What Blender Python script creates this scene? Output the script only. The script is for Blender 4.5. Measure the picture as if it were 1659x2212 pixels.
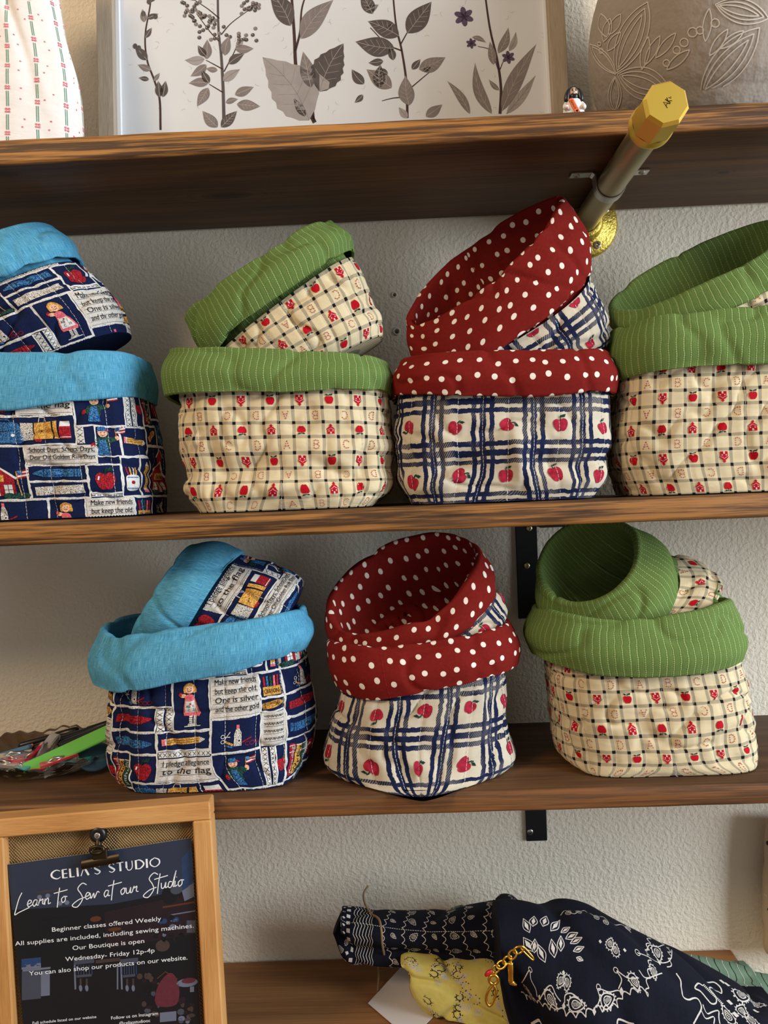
import bpy, math, random
import numpy as np
from mathutils import Vector, Matrix
from mathutils.geometry import tessellate_polygon
random.seed(7); RNG = np.random.default_rng(7)
for o in list(bpy.data.objects): bpy.data.objects.remove(o, do_unlink=True)
SC = bpy.context.scene; COL = SC.collection
# ------------------------------------------------------------------ camera
W, H, F = 1659, 2212, 1661.0
YAW, PITCH, ROLL = 0.0225, -0.0291, 0.0392
CAM = np.array([0.0, -0.825, 0.0])
def _rot():
    cy, sy = math.cos(YAW), math.sin(YAW); cp, sp = math.cos(PITCH), math.sin(PITCH); cr, sr = math.cos(ROLL), math.sin(ROLL)
    return (np.array([[cy,-sy,0],[sy,cy,0],[0,0,1]]) @ np.array([[1,0,0],[0,cp,-sp],[0,sp,cp]]) @ np.array([[cr,0,sr],[0,1,0],[-sr,0,cr]]))
RC = _rot()
cd = bpy.data.cameras.new('camera'); cam = bpy.data.objects.new('camera', cd); COL.objects.link(cam)
cd.sensor_fit = 'HORIZONTAL'; cd.sensor_width = 36.0; cd.lens = 36.0*F/W; cd.clip_start = 0.01
M = np.eye(4); M[:3,0] = RC[:,0]; M[:3,1] = RC[:,2]; M[:3,2] = -RC[:,1]; M[:3,3] = CAM
cam.matrix_world = Matrix(M.tolist()); SC.camera = cam
def ray(px, py): return RC @ np.array([(px-W/2)/F, 1.0, -(py-H/2)/F])
def pt(px, py, Y):                       # photo pixel -> point on the plane y = Y
    d = ray(px, py); return CAM + d*((Y-CAM[1])/d[1])
def ptz(px, py, Z):                      # photo pixel -> point on the plane z = Z
    d = ray(px, py); return CAM + d*((Z-CAM[2])/d[2])
# ------------------------------------------------------------------ light
wd = bpy.data.worlds.new('room_ambient'); SC.world = wd; wd.use_nodes = True
wd.node_tree.nodes['Background'].inputs[0].default_value = (1.0, 0.92, 0.82, 1)
wd.node_tree.nodes['Background'].inputs[1].default_value = 0.30
def area(name, loc, target, sx, sy, power, col):
    l = bpy.data.lights.new(name, 'AREA'); l.shape = 'RECTANGLE'; l.size = sx; l.size_y = sy; l.energy = power; l.color = col
    o = bpy.data.objects.new(name, l); COL.objects.link(o); o.location = loc
    o.rotation_euler = (Vector(target)-Vector(loc)).to_track_quat('-Z', 'Y').to_euler(); return o
# daylight from the shop window to the right, and the warm room lamp up on the left; both stand behind the camera's view
area('window_right_offscreen', (2.40, -1.24, 0.50), (0.0, -0.05, -0.05), 1.2, 1.7, 98, (0.84, 0.93, 1.0))
area('ceiling_lamp_left_offscreen', (-1.25, -1.50, 1.15), (-0.3, 0, -0.1), 0.5, 0.5, 19, (1.0, 0.74, 0.46))
SC.view_settings.view_transform = 'Standard'; SC.view_settings.look = 'None'
SC.view_settings.gamma = 1.0; SC.view_settings.use_curve_mapping = False; SC.view_settings.exposure = 0.12
# ------------------------------------------------------------------ node helpers
class V:
    def __init__(s, t, k): s.t = t; s.k = k
    def m(s, op, b=None, c=None, clamp=False):
        n = s.t.nodes.new('ShaderNodeMath'); n.operation = op; n.use_clamp = clamp
        for i, x in enumerate((s, b, c)):
            if x is None: continue
            if isinstance(x, V): s.t.links.new(x.k, n.inputs[i])
            else: n.inputs[i].default_value = float(x)
        return V(s.t, n.outputs[0])
    def __add__(s, b): return s.m('ADD', b)
    def __sub__(s, b): return s.m('SUBTRACT', b)
    def __mul__(s, b): return s.m('MULTIPLY', b)
    def __truediv__(s, b): return s.m('DIVIDE', b)
    def lt(s, b): return s.m('LESS_THAN', b)
    def gt(s, b): return s.m('GREATER_THAN', b)
    def fr(s): return s.m('FRACT')
    def ab(s): return s.m('ABSOLUTE')
    def mx(s, b): return s.m('MAXIMUM', b)
    def mn(s, b): return s.m('MINIMUM', b)
    def sin(s): return s.m('SINE')
    def sm(s, lo, hi):
        n = s.t.nodes.new('ShaderNodeMapRange'); n.interpolation_type = 'SMOOTHSTEP'
        s.t.links.new(s.k, n.inputs[0]); n.inputs[1].default_value = lo; n.inputs[2].default_value = hi
        return V(s.t, n.outputs[0])
MATS = {}
class Mat:
    def __init__(s, name, rough=0.8, spec=0.3, metal=0.0):
        s.m = bpy.data.materials.new(name); s.m.use_nodes = True; s.t = s.m.node_tree; MATS[name] = s.m
        s.b = s.t.nodes['Principled BSDF']; s.b.inputs['Roughness'].default_value = rough
        s.b.inputs['Specular IOR Level'].default_value = spec; s.b.inputs['Metallic'].default_value = metal
    def coord(s, kind='Object'):
        n = s.t.nodes.new('ShaderNodeTexCoord'); return n.outputs[kind]
    def uv(s):
        n = s.t.nodes.new('ShaderNodeSeparateXYZ'); s.t.links.new(s.coord('UV'), n.inputs[0])
        return V(s.t, n.outputs[0]), V(s.t, n.outputs[1])
    def xyz(s, kind='Object'):
        n = s.t.nodes.new('ShaderNodeSeparateXYZ'); s.t.links.new(s.coord(kind), n.inputs[0])
        return [V(s.t, n.outputs[i]) for i in range(3)]
    def vec(s, x, y, z=0.0):
        n = s.t.nodes.new('ShaderNodeCombineXYZ')
        for i, a in enumerate((x, y, z)):
            if isinstance(a, V): s.t.links.new(a.k, n.inputs[i])
            else: n.inputs[i].default_value = a
        return n.outputs[0]
    def noise(s, vec, scale=1.0, detail=3.0, rough=0.55, dist=0.0):
        n = s.t.nodes.new('ShaderNodeTexNoise'); s.t.links.new(vec, n.inputs['Vector'])
        n.inputs['Scale'].default_value = scale; n.inputs['Detail'].default_value = detail
        n.inputs['Roughness'].default_value = rough; n.inputs['Distortion'].default_value = dist
        return V(s.t, n.outputs[0])
    def voro(s, vec, scale, rnd, feat='F1'):
        n = s.t.nodes.new('ShaderNodeTexVoronoi'); n.voronoi_dimensions = '2D'; n.feature = feat
        s.t.links.new(vec, n.inputs['Vector']); n.inputs['Scale'].default_value = scale; n.inputs['Randomness'].default_value = rnd
        return V(s.t, n.outputs['Distance'])
    def mix(s, f, a, b):
        n = s.t.nodes.new('ShaderNodeMix'); n.data_type = 'RGBA'
        for i, x in ((0, f), (6, a), (7, b)):
            if isinstance(x, V): s.t.links.new(x.k, n.inputs[i])
            elif isinstance(x, (tuple, list)): n.inputs[i].default_value = (*x[:3], 1)
            else: n.inputs[i].default_value = x
        return V(s.t, n.outputs[2])
    def ramp(s, f, stops):
        n = s.t.nodes.new('ShaderNodeValToRGB'); e = n.color_ramp.elements
        while len(e) < len(stops): e.new(0.5)
        for i, (p, c) in enumerate(stops): e[i].position = p; e[i].color = (*c, 1)
        s.t.links.new(f.k, n.inputs[0]); return V(s.t, n.outputs[0])
    def col(s, c):
        if isinstance(c, V): s.t.links.new(c.k, s.b.inputs['Base Color'])
        else: s.b.inputs['Base Color'].default_value = (*c, 1)
        return s
    def bump(s, h, dist, strength=1.0):
        n = s.t.nodes.new('ShaderNodeBump'); n.inputs['Strength'].default_value = strength; n.inputs['Distance'].default_value = dist
        s.t.links.new(h.k, n.inputs['Height']); s.t.links.new(n.outputs[0], s.b.inputs['Normal']); return s
def L(r, g, b):                           # sRGB 0-255 -> linear
    f = lambda c: (c/255/12.92 if c <= 10 else ((c/255+0.055)/1.055)**2.4)
    return (f(r), f(g), f(b))
def dim(c, k): return tuple(x*k for x in c)
def plain(name, c, rough=0.7, spec=0.3, metal=0.0, var=0.12, scale=60.0, bump=0.0):
    a = Mat(name, rough, spec, metal); n = a.noise(a.coord(), scale, 3)
    a.col(a.mix(n, dim(c, 1-var), dim(c, 1+var)))
    if bump: a.bump(a.noise(a.coord(), scale*4, 2), bump)
    return a
def speckle(name, c, c2, scale=900.0, lo=0.42, hi=0.6, rough=0.9):     # printed colour with stippled shading of its own
    a = Mat(name, rough, 0.15); n = a.noise(a.coord(), scale, 2).sm(lo, hi)
    x, y, z = a.xyz(); tw = ((x+z)*5200.0).sin().sm(-1.4, 0.2)
    a.col(a.mix(n, c2, c)); a.bump(tw, 0.0001, 0.35); return a
# ------------------------------------------------------------------ fabrics (UV is fabric millimetres)
a = Mat('check_cotton', 0.92, 0.12); u, v = a.uv(); P_CHK = 12.6
wob = a.noise(a.vec(u*0.11, v*0.11), 1.0, 2)
fu = ((u/P_CHK + (wob-0.5)*0.12).fr()-0.5).ab(); fv = ((v/P_CHK + (wob-0.5)*0.12).fr()-0.5).ab()
lu = fu.gt(0.392); lv = fv.gt(0.392)
tw = ((u+v*1.0)*6.2).sin().sm(-0.55, 0.35); tw2 = a.noise(a.vec(u*1.6, v*1.6), 1.0, 2)
cream = a.mix(a.noise(a.vec(u*0.05, v*0.05), 1.0, 3), L(214,196,156), L(230,213,177))
grey = a.mix(tw*0.42+tw2*0.30, L(212,196,162), L(36,38,46))
c = a.mix(lu.mx(lv), cream, grey); c = a.mix(lu*lv, c, L(22,23,30)); a.col(c)
wv = (u*7.5).sin()*(v*7.5).sin()
a.bump(wv*0.15+a.noise(a.vec(u*0.12, v*0.35), 1.0, 3), 0.0012, 0.55)
a = Mat('plaid_cotton', 0.92, 0.12); u, v = a.uv(); P_PL = 43.0
w1 = a.noise(a.vec(u*0.02+7.0, v*0.16), 1.0, 2)-0.5; w2 = a.noise(a.vec(u*0.16, v*0.02+3.0), 1.0, 2)-0.5
def lines(x, wob, jit):
    d = ((x/P_PL + wob*0.07).fr()-0.5)*P_PL
    m = (d.ab()+jit).lt(2.6)
    for s_, w_ in ((7.6, 2.0), (-7.6, 2.0)): m = m.mx(((d-s_).ab()+jit).lt(w_))
    return m
jit = (a.noise(a.vec(u*1.1, v*1.1), 1.0, 2)-0.5)*1.1
mu = lines(u, w1, jit); mv = lines(v+P_PL*0.5, w2, jit)
hat = ((u*1.0-v*0.7)*3.4).sin().sm(-0.6, 0.5)
fade1 = a.noise(a.vec(u*0.028, v*0.028+11), 1.0, 1).sm(0.46, 0.62); fade2 = a.noise(a.vec(u*0.028+5, v*0.028), 1.0, 1).sm(0.44, 0.62)
base = a.mix(a.noise(a.vec(u*0.05, v*0.05), 1.0, 3), L(192,180,158), L(212,201,180))
nav = a.mix(a.noise(a.vec(u*0.25, v*0.25), 1.0, 3), L(17,23,50), L(31,41,78))
kk = (mu*(fade1*hat*0.28*-1.0+1.0)).mx(mv*(fade2*(hat*0.5)*-1.0+1.0))
a.col(a.mix(kk, base, nav))
a.bump((u*7.5).sin()*(v*7.5).sin()*0.12+a.noise(a.vec(u*0.1, v*0.3), 1.0, 3), 0.0010, 0.5)
a = Mat('dotted_red_cotton', 0.92, 0.10); u, v = a.uv()
d = a.voro(a.vec(u, v), 1/14.6, 0.42)
red = a.mix(a.noise(a.vec(u*0.4, v*0.4), 1.0, 3), L(106,23,20), L(130,33,27))
a.col(a.mix(d.sm(0.160, 0.178), L(238,228,214), red))
a.bump((u*7.5).sin()*(v*7.5).sin()*0.12+a.noise(a.vec(u*0.1, v*0.25), 1.0, 3), 0.0012, 0.5)
a = Mat('green_rib_knit', 0.95, 0.08); u, v = a.uv()
uw = u+(a.noise(a.vec(u*0.02, v*0.08), 1.0, 2)-0.5)*3.0
d = ((uw/6.0).fr()-0.5).ab()*6.0
bead = (v*3.4).sin()*0.5+0.5
line = d.sm(0.95, 0.25); knit = (uw*5.5).sin()*0.5+0.5; kn2 = (v*6.5+(uw*2.7).sin()).sin()*0.5+0.5
g0 = a.mix(a.noise(a.vec(u*0.5, v*0.5), 1.0, 3), L(88,112,58), L(110,134,74))
a.col(a.mix(line*(bead*0.6+0.25), g0, L(158,178,112)))
a.bump(line*(bead*0.5+0.5)+d.sm(0.7, 1.5)*0.30+knit*kn2*0.22, 0.0009, 0.8)
a = Mat('blue_slub_cotton', 0.9, 0.15); u, v = a.uv()
s1 = a.noise(a.vec(u*3.0, v*0.10), 1.0, 3); s2 = a.noise(a.vec(u*0.12, v*3.0), 1.0, 2); s3 = a.noise(a.vec(u*0.08, v*0.08), 1.0, 2)
a.col(a.mix((s1*0.7+s2*0.3).sm(0.35, 0.68), L(54,128,168), L(112,186,216)))
a.bump(s1*0.6+s2*0.3+s3*0.8, 0.0009, 0.7)
a = Mat('navy_twill', 0.9, 0.15); u, v = a.uv()
tw = ((u+v*0.75)*5.2).sin()
a.col(a.mix(a.noise(a.vec(u*0.6, v*0.6), 1.0, 2), L(12,20,50), L(24,38,82)))
a.bump(tw*0.25+a.noise(a.vec(u*0.1, v*0.25), 1.0, 3), 0.0009, 0.6)
a = Mat('navy_bandana_cotton', 0.85, 0.18); u, v = a.uv()
a.col(a.mix(a.noise(a.vec(u*0.3, v*0.3), 1.0, 3), L(8,10,22), L(15,18,35)))
a.bump((u*7.5).sin()*(v*7.5).sin()*0.12+a.noise(a.vec(u*0.06, v*0.12), 1.0, 3), 0.0015, 0.5)
a = Mat('yellow_bandana_cotton', 0.85, 0.18); u, v = a.uv()
a.col(a.mix(a.noise(a.vec(u*0.1, v*0.1), 1.0, 3), L(196,178,88), L(226,211,124)))
a.bump((u*7.5).sin()*(v*7.5).sin()*0.12+a.noise(a.vec(u*0.06, v*0.12), 1.0, 3), 0.0015, 0.5)
a = Mat('green_bandana_cotton', 0.85, 0.18); u, v = a.uv()
a.col(a.mix(a.noise(a.vec(u*0.1, v*0.1), 1.0, 3), L(86,112,92), L(116,140,118)))
a = Mat('white_floral_cotton', 0.9, 0.15); u, v = a.uv()
a.col(a.mix(a.noise(a.vec(u*0.1, v*0.1), 1.0, 3), L(228,220,214), L(240,234,230)))
a.bump(a.noise(a.vec(u*0.03, v*0.06), 1.0, 3), 0.003, 0.6)
# printed colours
speckle('print_red', L(178,38,48), L(120,20,34)); speckle('print_white', L(216,214,210), L(186,186,188), 700, 0.3, 0.5)
speckle('print_tan', L(222,176,92), L(170,116,48)); speckle('print_blue', L(70,130,176), L(26,62,116))
speckle('print_grey', L(226,220,210), L(74,66,62), 1500, 0.36, 0.58); speckle('print_skin', L(236,190,156), L(206,150,118))
speckle('print_pink', L(226,118,124), L(196,80,92)); speckle('print_green', L(44,84,72), L(18,44,44)); speckle('print_black', L(22,20,26), L(12,12,18))
speckle('print_apple', L(176,38,62), L(140,26,46), 260, 0.3, 0.7); speckle('print_bright_red', L(192,16,34), L(172,12,30))
speckle('print_dash_red', L(186,84,72), L(170,70,60)); speckle('print_leaf', L(28,62,50), L(18,44,36))
speckle('stitch_thread', L(226,222,212), L(200,196,186)); speckle('print_ivory', L(210,204,196), L(190,184,178))
speckle('print_floral_green', L(92,150,122), L(80,136,110)); speckle('print_floral_pink', L(226,130,140), L(214,110,124))
# ------------------------------------------------------------------ wood, wall, metal
def wood(name, stops, ax=0, grain=34.0, rough=0.55, edge=None, off=0.0, bump=0.0006, spec=0.35, knots=()):
    a = Mat(name, rough, spec); q = a.xyz(); l = [None]*3
    for i in range(3): l[i] = (q[i]+off)*(1.7 if i == ax else grain)
    vec = a.vec(*l)
    warp = a.noise(a.vec(*[(q[i]+off)*(1.4 if i == ax else 7.0) for i in range(3)]), 1.0, 2)
    g = a.noise(vec, 1.0, 5, 0.62, 0.9); fine = a.noise(a.vec(*[(q[i])*(14.0 if i == ax else 900.0) for i in range(3)]), 1.0, 3)
    mid = a.noise(a.vec(*[(q[i]+off)*(4.0 if i == ax else 240.0) for i in range(3)]), 1.0, 4, 0.6, 0.4)
    ring = ((warp*40.0+g*5.0)).sin()*0.5+0.5
    f = g*0.34+ring*0.12+fine*0.26+mid*0.36
    c = a.ramp(f, stops)
    if edge:                                 # worn, rubbed front edge, with its warm lit tone painted in too
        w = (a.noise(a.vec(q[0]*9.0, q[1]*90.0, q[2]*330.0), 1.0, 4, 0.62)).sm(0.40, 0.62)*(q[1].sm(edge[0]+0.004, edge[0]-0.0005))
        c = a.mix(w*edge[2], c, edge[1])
        kn = a.noise(a.vec(q[0]*5.0+3.0, q[1]*14.0, q[2]*40.0), 1.0, 2).sm(0.70, 0.76)
        c = a.mix(kn*0.75, c, L(34,20,12))
    for kx, ky, rx, ry in knots:
        e = ((((q[0]-kx)/rx).m('POWER', 2.0)+((q[1]-ky)/ry).m('POWER', 2.0)).m('SQRT'))+(g-0.5)*0.9
        c = a.mix(e.sm(1.25, 0.35)*0.8, c, L(28,17,10)); c = a.mix(((e*9.0).sin().sm(0.2, 1.0))*e.sm(3.2, 1.2)*0.4, c, L(46,29,17))
    a.col(c); a.bump(fine*0.6+g*0.6, bump, 0.7); return a
ST_DARK = [(0.25, L(40,27,17)), (0.45, L(72,48,29)), (0.62, L(98,67,41)), (0.85, L(124,88,55))]
ST_MID = [(0.25, L(84,52,26)), (0.45, L(122,80,44)), (0.65, L(148,102,60)), (0.9, L(170,122,76))]
ST_FRAME = [(0.25, L(150,100,52)), (0.5, L(190,136,78)), (0.8, L(214,164,104))]
ST_GREY = [(0.25, L(120,104,86)), (0.5, L(160,144,124)), (0.8, L(186,170,150))]
a = Mat('painted_wall', 0.85, 0.2); q = a.coord()
n1 = a.noise(q, 240.0, 2, 0.5, 0.3); n2 = a.noise(q, 6.0, 3)
a.col(a.mix(n2, L(230,220,202), L(238,230,214))); a.bump(n1.sm(0.30, 0.75), 0.0013, 0.42)
plain('floor_boards', L(120,86,58), 0.5, scale=4)
plain('brushed_gold', L(236,200,88), 0.38, 0.5, 0.75, 0.05, 40); plain('hammered_gold', L(206,178,84), 0.36, 0.5, 0.9, 0.06, 110, 0.0006)
plain('champagne_pipe', L(170,156,120), 0.36, 0.5, 0.9, 0.04, 30); plain('zinc_steel', L(190,188,184), 0.32, 0.5, 1.0, 0.06, 80)
plain('screw_steel', L(176,168,158), 0.4, 0.5, 0.7, 0.08, 300); plain('screw_brass', L(214,198,150), 0.35, 0.5, 0.9, 0.08, 300)
plain('black_paint', L(16,17,21), 0.45, 0.4); plain('antique_brass', L(62,52,38), 0.38, 0.5, 0.9, 0.25, 120)
plain('anchor_plastic', L(228,222,210), 0.6); plain('bright_gold', L(226,178,74), 0.22, 0.5, 1.0, 0.05, 80)
plain('black_plastic', L(14,14,15), 0.35, 0.5); plain('paper_card', L(214,206,206), 0.8, 0.2, var=0.03, scale=200)
plain('twine', L(140,118,90), 0.95, 0.1, var=0.3, scale=800); plain('red_plastic', L(190,24,40), 0.3, 0.5)
plain('terracotta', L(150,84,62), 0.9)
def clear(name, c, rough=0.05, ior=1.45, trans=1.0):
    a = Mat(name, rough, 0.5); n = a.noise(a.coord(), 30.0, 2)
    a.col(a.mix(n, dim(c, 0.96), c)); a.b.inputs['Transmission Weight'].default_value = trans; a.b.inputs['IOR'].default_value = ior; return a
clear('pressed_glass', (0.93,0.95,0.93), 0.04, 1.5); clear('clear_plastic', (0.95,0.93,0.92), 0.1, 1.4, 0.85)
clear('red_clear_plastic', (0.75,0.04,0.08), 0.15, 1.4, 0.5); clear('green_clear_plastic', (0.20,0.66,0.12), 0.25, 1.4, 0.15)
clear('teal_clear_plastic', (0.05,0.5,0.5), 0.2, 1.4, 0.4); plain('chalk_blue', L(84,122,150), 0.8); plain('orange_plastic', L(232,120,50), 0.4)
# ------------------------------------------------------------------ mesh helpers
class MB:
    def __init__(s): s.v = []; s.f = []; s.uv = []; s.mi = []; s.sm = []; s.mats = []; s.n = 0
    def slot(s, m):
        if m not in s.mats: s.mats.append(m)
        return s.mats.index(m)
    def add(s, verts, faces, mat, uv=None, smooth=True):
        verts = np.asarray(verts, float); k = s.slot(mat)
        s.v.append(verts); s.uv.append(np.asarray(uv, float) if uv is not None else verts[:, [0, 2]]*1000.0)
        b = s.n; s.f.extend([tuple(int(i)+b for i in f) for f in faces]); s.mi.extend([k]*len(faces)); s.sm.extend([smooth]*len(faces)); s.n += len(verts)
    def build(s, name, parent=None, origin=None):
        me = bpy.data.meshes.new(name); V_ = np.vstack(s.v)
        if origin is not None: V_ = V_-np.asarray(origin)
        me.from_pydata(V_.tolist(), [], s.f)
        for m in s.mats: me.materials.append(MATS[m])
        me.polygons.foreach_set('material_index', s.mi); me.polygons.foreach_set('use_smooth', s.sm)
        ul = me.uv_layers.new(name='UVMap'); UV = np.vstack(s.uv)
        li = np.empty(len(me.loops), dtype=np.int32); me.loops.foreach_get('vertex_index', li)
        ul.data.foreach_set('uv', UV[li].astype(np.float32).ravel()); me.update()
        o = bpy.data.objects.new(name, me); COL.objects.link(o)
        if parent is not None: o.parent = parent
        elif origin is not None: o.location = origin
        return o
def tag(o, label, cat, group=None, kind=None):
    o['label'] = label
    if cat: o['category'] = cat
    if group: o['group'] = group
    if kind: o['kind'] = kind
    return o
def empty(name, loc, label, cat, group=None):
    o = bpy.data.objects.new(name, None); COL.objects.link(o); o.location = tuple(loc); o.empty_display_size = 0.02
    return tag(o, label, cat, group)
def cr(keys, t):                             # Catmull-Rom through key rows (monotone key parameter, clamped ends)
    keys = np.asarray(keys, float); n = len(keys)
    t = np.clip(np.asarray(t, float), 0, 1)*(n-1); i = np.minimum(t.astype(int), n-2); f = t-i
    g = lambda k: keys[np.clip(k, 0, n-1)]
    p0 = np.where((i > 0).reshape(-1, *[1]*(keys.ndim-1)), g(i-1), 2*g(i)-g(i+1)); p3 = np.where((i < n-2).reshape(-1, *[1]*(keys.ndim-1)), g(i+2), 2*g(i+1)-g(i))
    p1, p2 = g(i), g(i+1); f = f.reshape(-1, *[1]*(keys.ndim-1))
    return 0.5*((2*p1)+(-p0+p2)*f+(2*p0-5*p1+4*p2-p3)*f*f+(-p0+3*p1-3*p2+p3)*f**3)
def gridmesh(P, wrap_u=True):                # P[nv, nu, 3] -> faces over the flattened grid
    nv, nu = P.shape[:2]; f = []
    for j in range(nv-1):
        for i in range(nu if wrap_u else nu-1):
            k = (i+1) % nu; f.append((j*nu+i, j*nu+k, (j+1)*nu+k, (j+1)*nu+i))
    return f
def gnormals(P, wrap_u=True):
    du = (np.roll(P, -1, 1)-np.roll(P, 1, 1)) if wrap_u else np.gradient(P, axis=1)
    dv = np.gradient(P, axis=0); n = np.cross(du, dv); return n/np.maximum(np.linalg.norm(n, axis=2, keepdims=True), 1e-12)
class Surf:                                  # bilinear look-up on a point grid whose columns run in u and rows in v (millimetres)
    def __init__(s, P, u0, du, v, wrap=True): s.P = P; s.N = gnormals(P, wrap); s.u0 = u0; s.du = du; s.v = np.asarray(v); s.wrap = wrap
    def __call__(s, uv, off):
        nv, nu = s.P.shape[:2]; x = (uv[:, 0]-s.u0)/s.du; y = np.interp(uv[:, 1], s.v, np.arange(nv))
        if not s.wrap: x = np.clip(x, 0, nu-1.001)
        i = np.floor(x).astype(int); fx = (x-i)[:, None]; j = np.clip(np.floor(y).astype(int), 0, nv-2); fy = (y-j)[:, None]
        i0 = i % nu; i1 = (i+1) % nu
        b = lambda A: (A[j, i0]*(1-fx)+A[j, i1]*fx)*(1-fy)+(A[j+1, i0]*(1-fx)+A[j+1, i1]*fx)*fy
        n = b(s.N); n /= np.maximum(np.linalg.norm(n, axis=1, keepdims=True), 1e-9)
        return b(s.P)+n*np.asarray(off)[:, None]
def uv_finder(P, u0, du, v):                # photo pixel -> (u, v) of the surface point seen there
    N = gnormals(P, False); c = (P-CAM)@RC; sx = W/2+F*c[..., 0]/c[..., 1]; sy = H/2-F*c[..., 2]/c[..., 1]; ok = ((CAM-P)*N).sum(2) > 0; v = np.asarray(v)
    def find(px, py):
        d = np.where(ok, (sx-px)**2+(sy-py)**2, 1e12); j, i = np.unravel_index(d.argmin(), d.shape); j = min(max(j, 1), P.shape[0]-2); i = min(max(i, 1), P.shape[1]-2)
        J = np.array([[(sx[j, i+1]-sx[j, i-1])/2, (sx[j+1, i]-sx[j-1, i])/2], [(sy[j, i+1]-sy[j, i-1])/2, (sy[j+1, i]-sy[j-1, i])/2]])
        try: e = np.clip(np.linalg.solve(J, [px-sx[j, i], py-sy[j, i]]), -1.5, 1.5)
        except Exception: e = (0, 0)
        return (u0+(i+e[0])*du, np.interp(j+e[1], np.arange(len(v)), v))
    return find
class Plane:                                 # flat look-up: origin + u*U + v*V, in millimetres
    def __init__(s, o, U, V_): s.o = np.asarray(o); s.U = np.asarray(U)/1000.0; s.V = np.asarray(V_)/1000.0; n = np.cross(U, V_); s.n = n/np.linalg.norm(n)
    def __call__(s, uv, off): return s.o+uv[:, :1]*s.U+uv[:, 1:2]*s.V+np.asarray(off)[:, None]*s.n
FONT_CACHE = {}
def text_mesh(body):
    if body not in FONT_CACHE:
        c = bpy.data.curves.new('lettering', 'FONT'); c.body = body; c.size = 1.0; c.resolution_u = 3
        o = bpy.data.objects.new('lettering', c); COL.objects.link(o); bpy.context.view_layer.update()
        me = bpy.data.meshes.new_from_object(o.evaluated_get(bpy.context.evaluated_depsgraph_get()))
        v = np.array([(p.co.x, p.co.y) for p in me.vertices]).reshape(-1, 2); me.calc_loop_triangles()
        t = [tuple(q.vertices) for q in me.loop_triangles]
        bpy.data.objects.remove(o); bpy.data.curves.remove(c); bpy.data.meshes.remove(me); FONT_CACHE[body] = (v, t)
    return FONT_CACHE[body]
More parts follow.
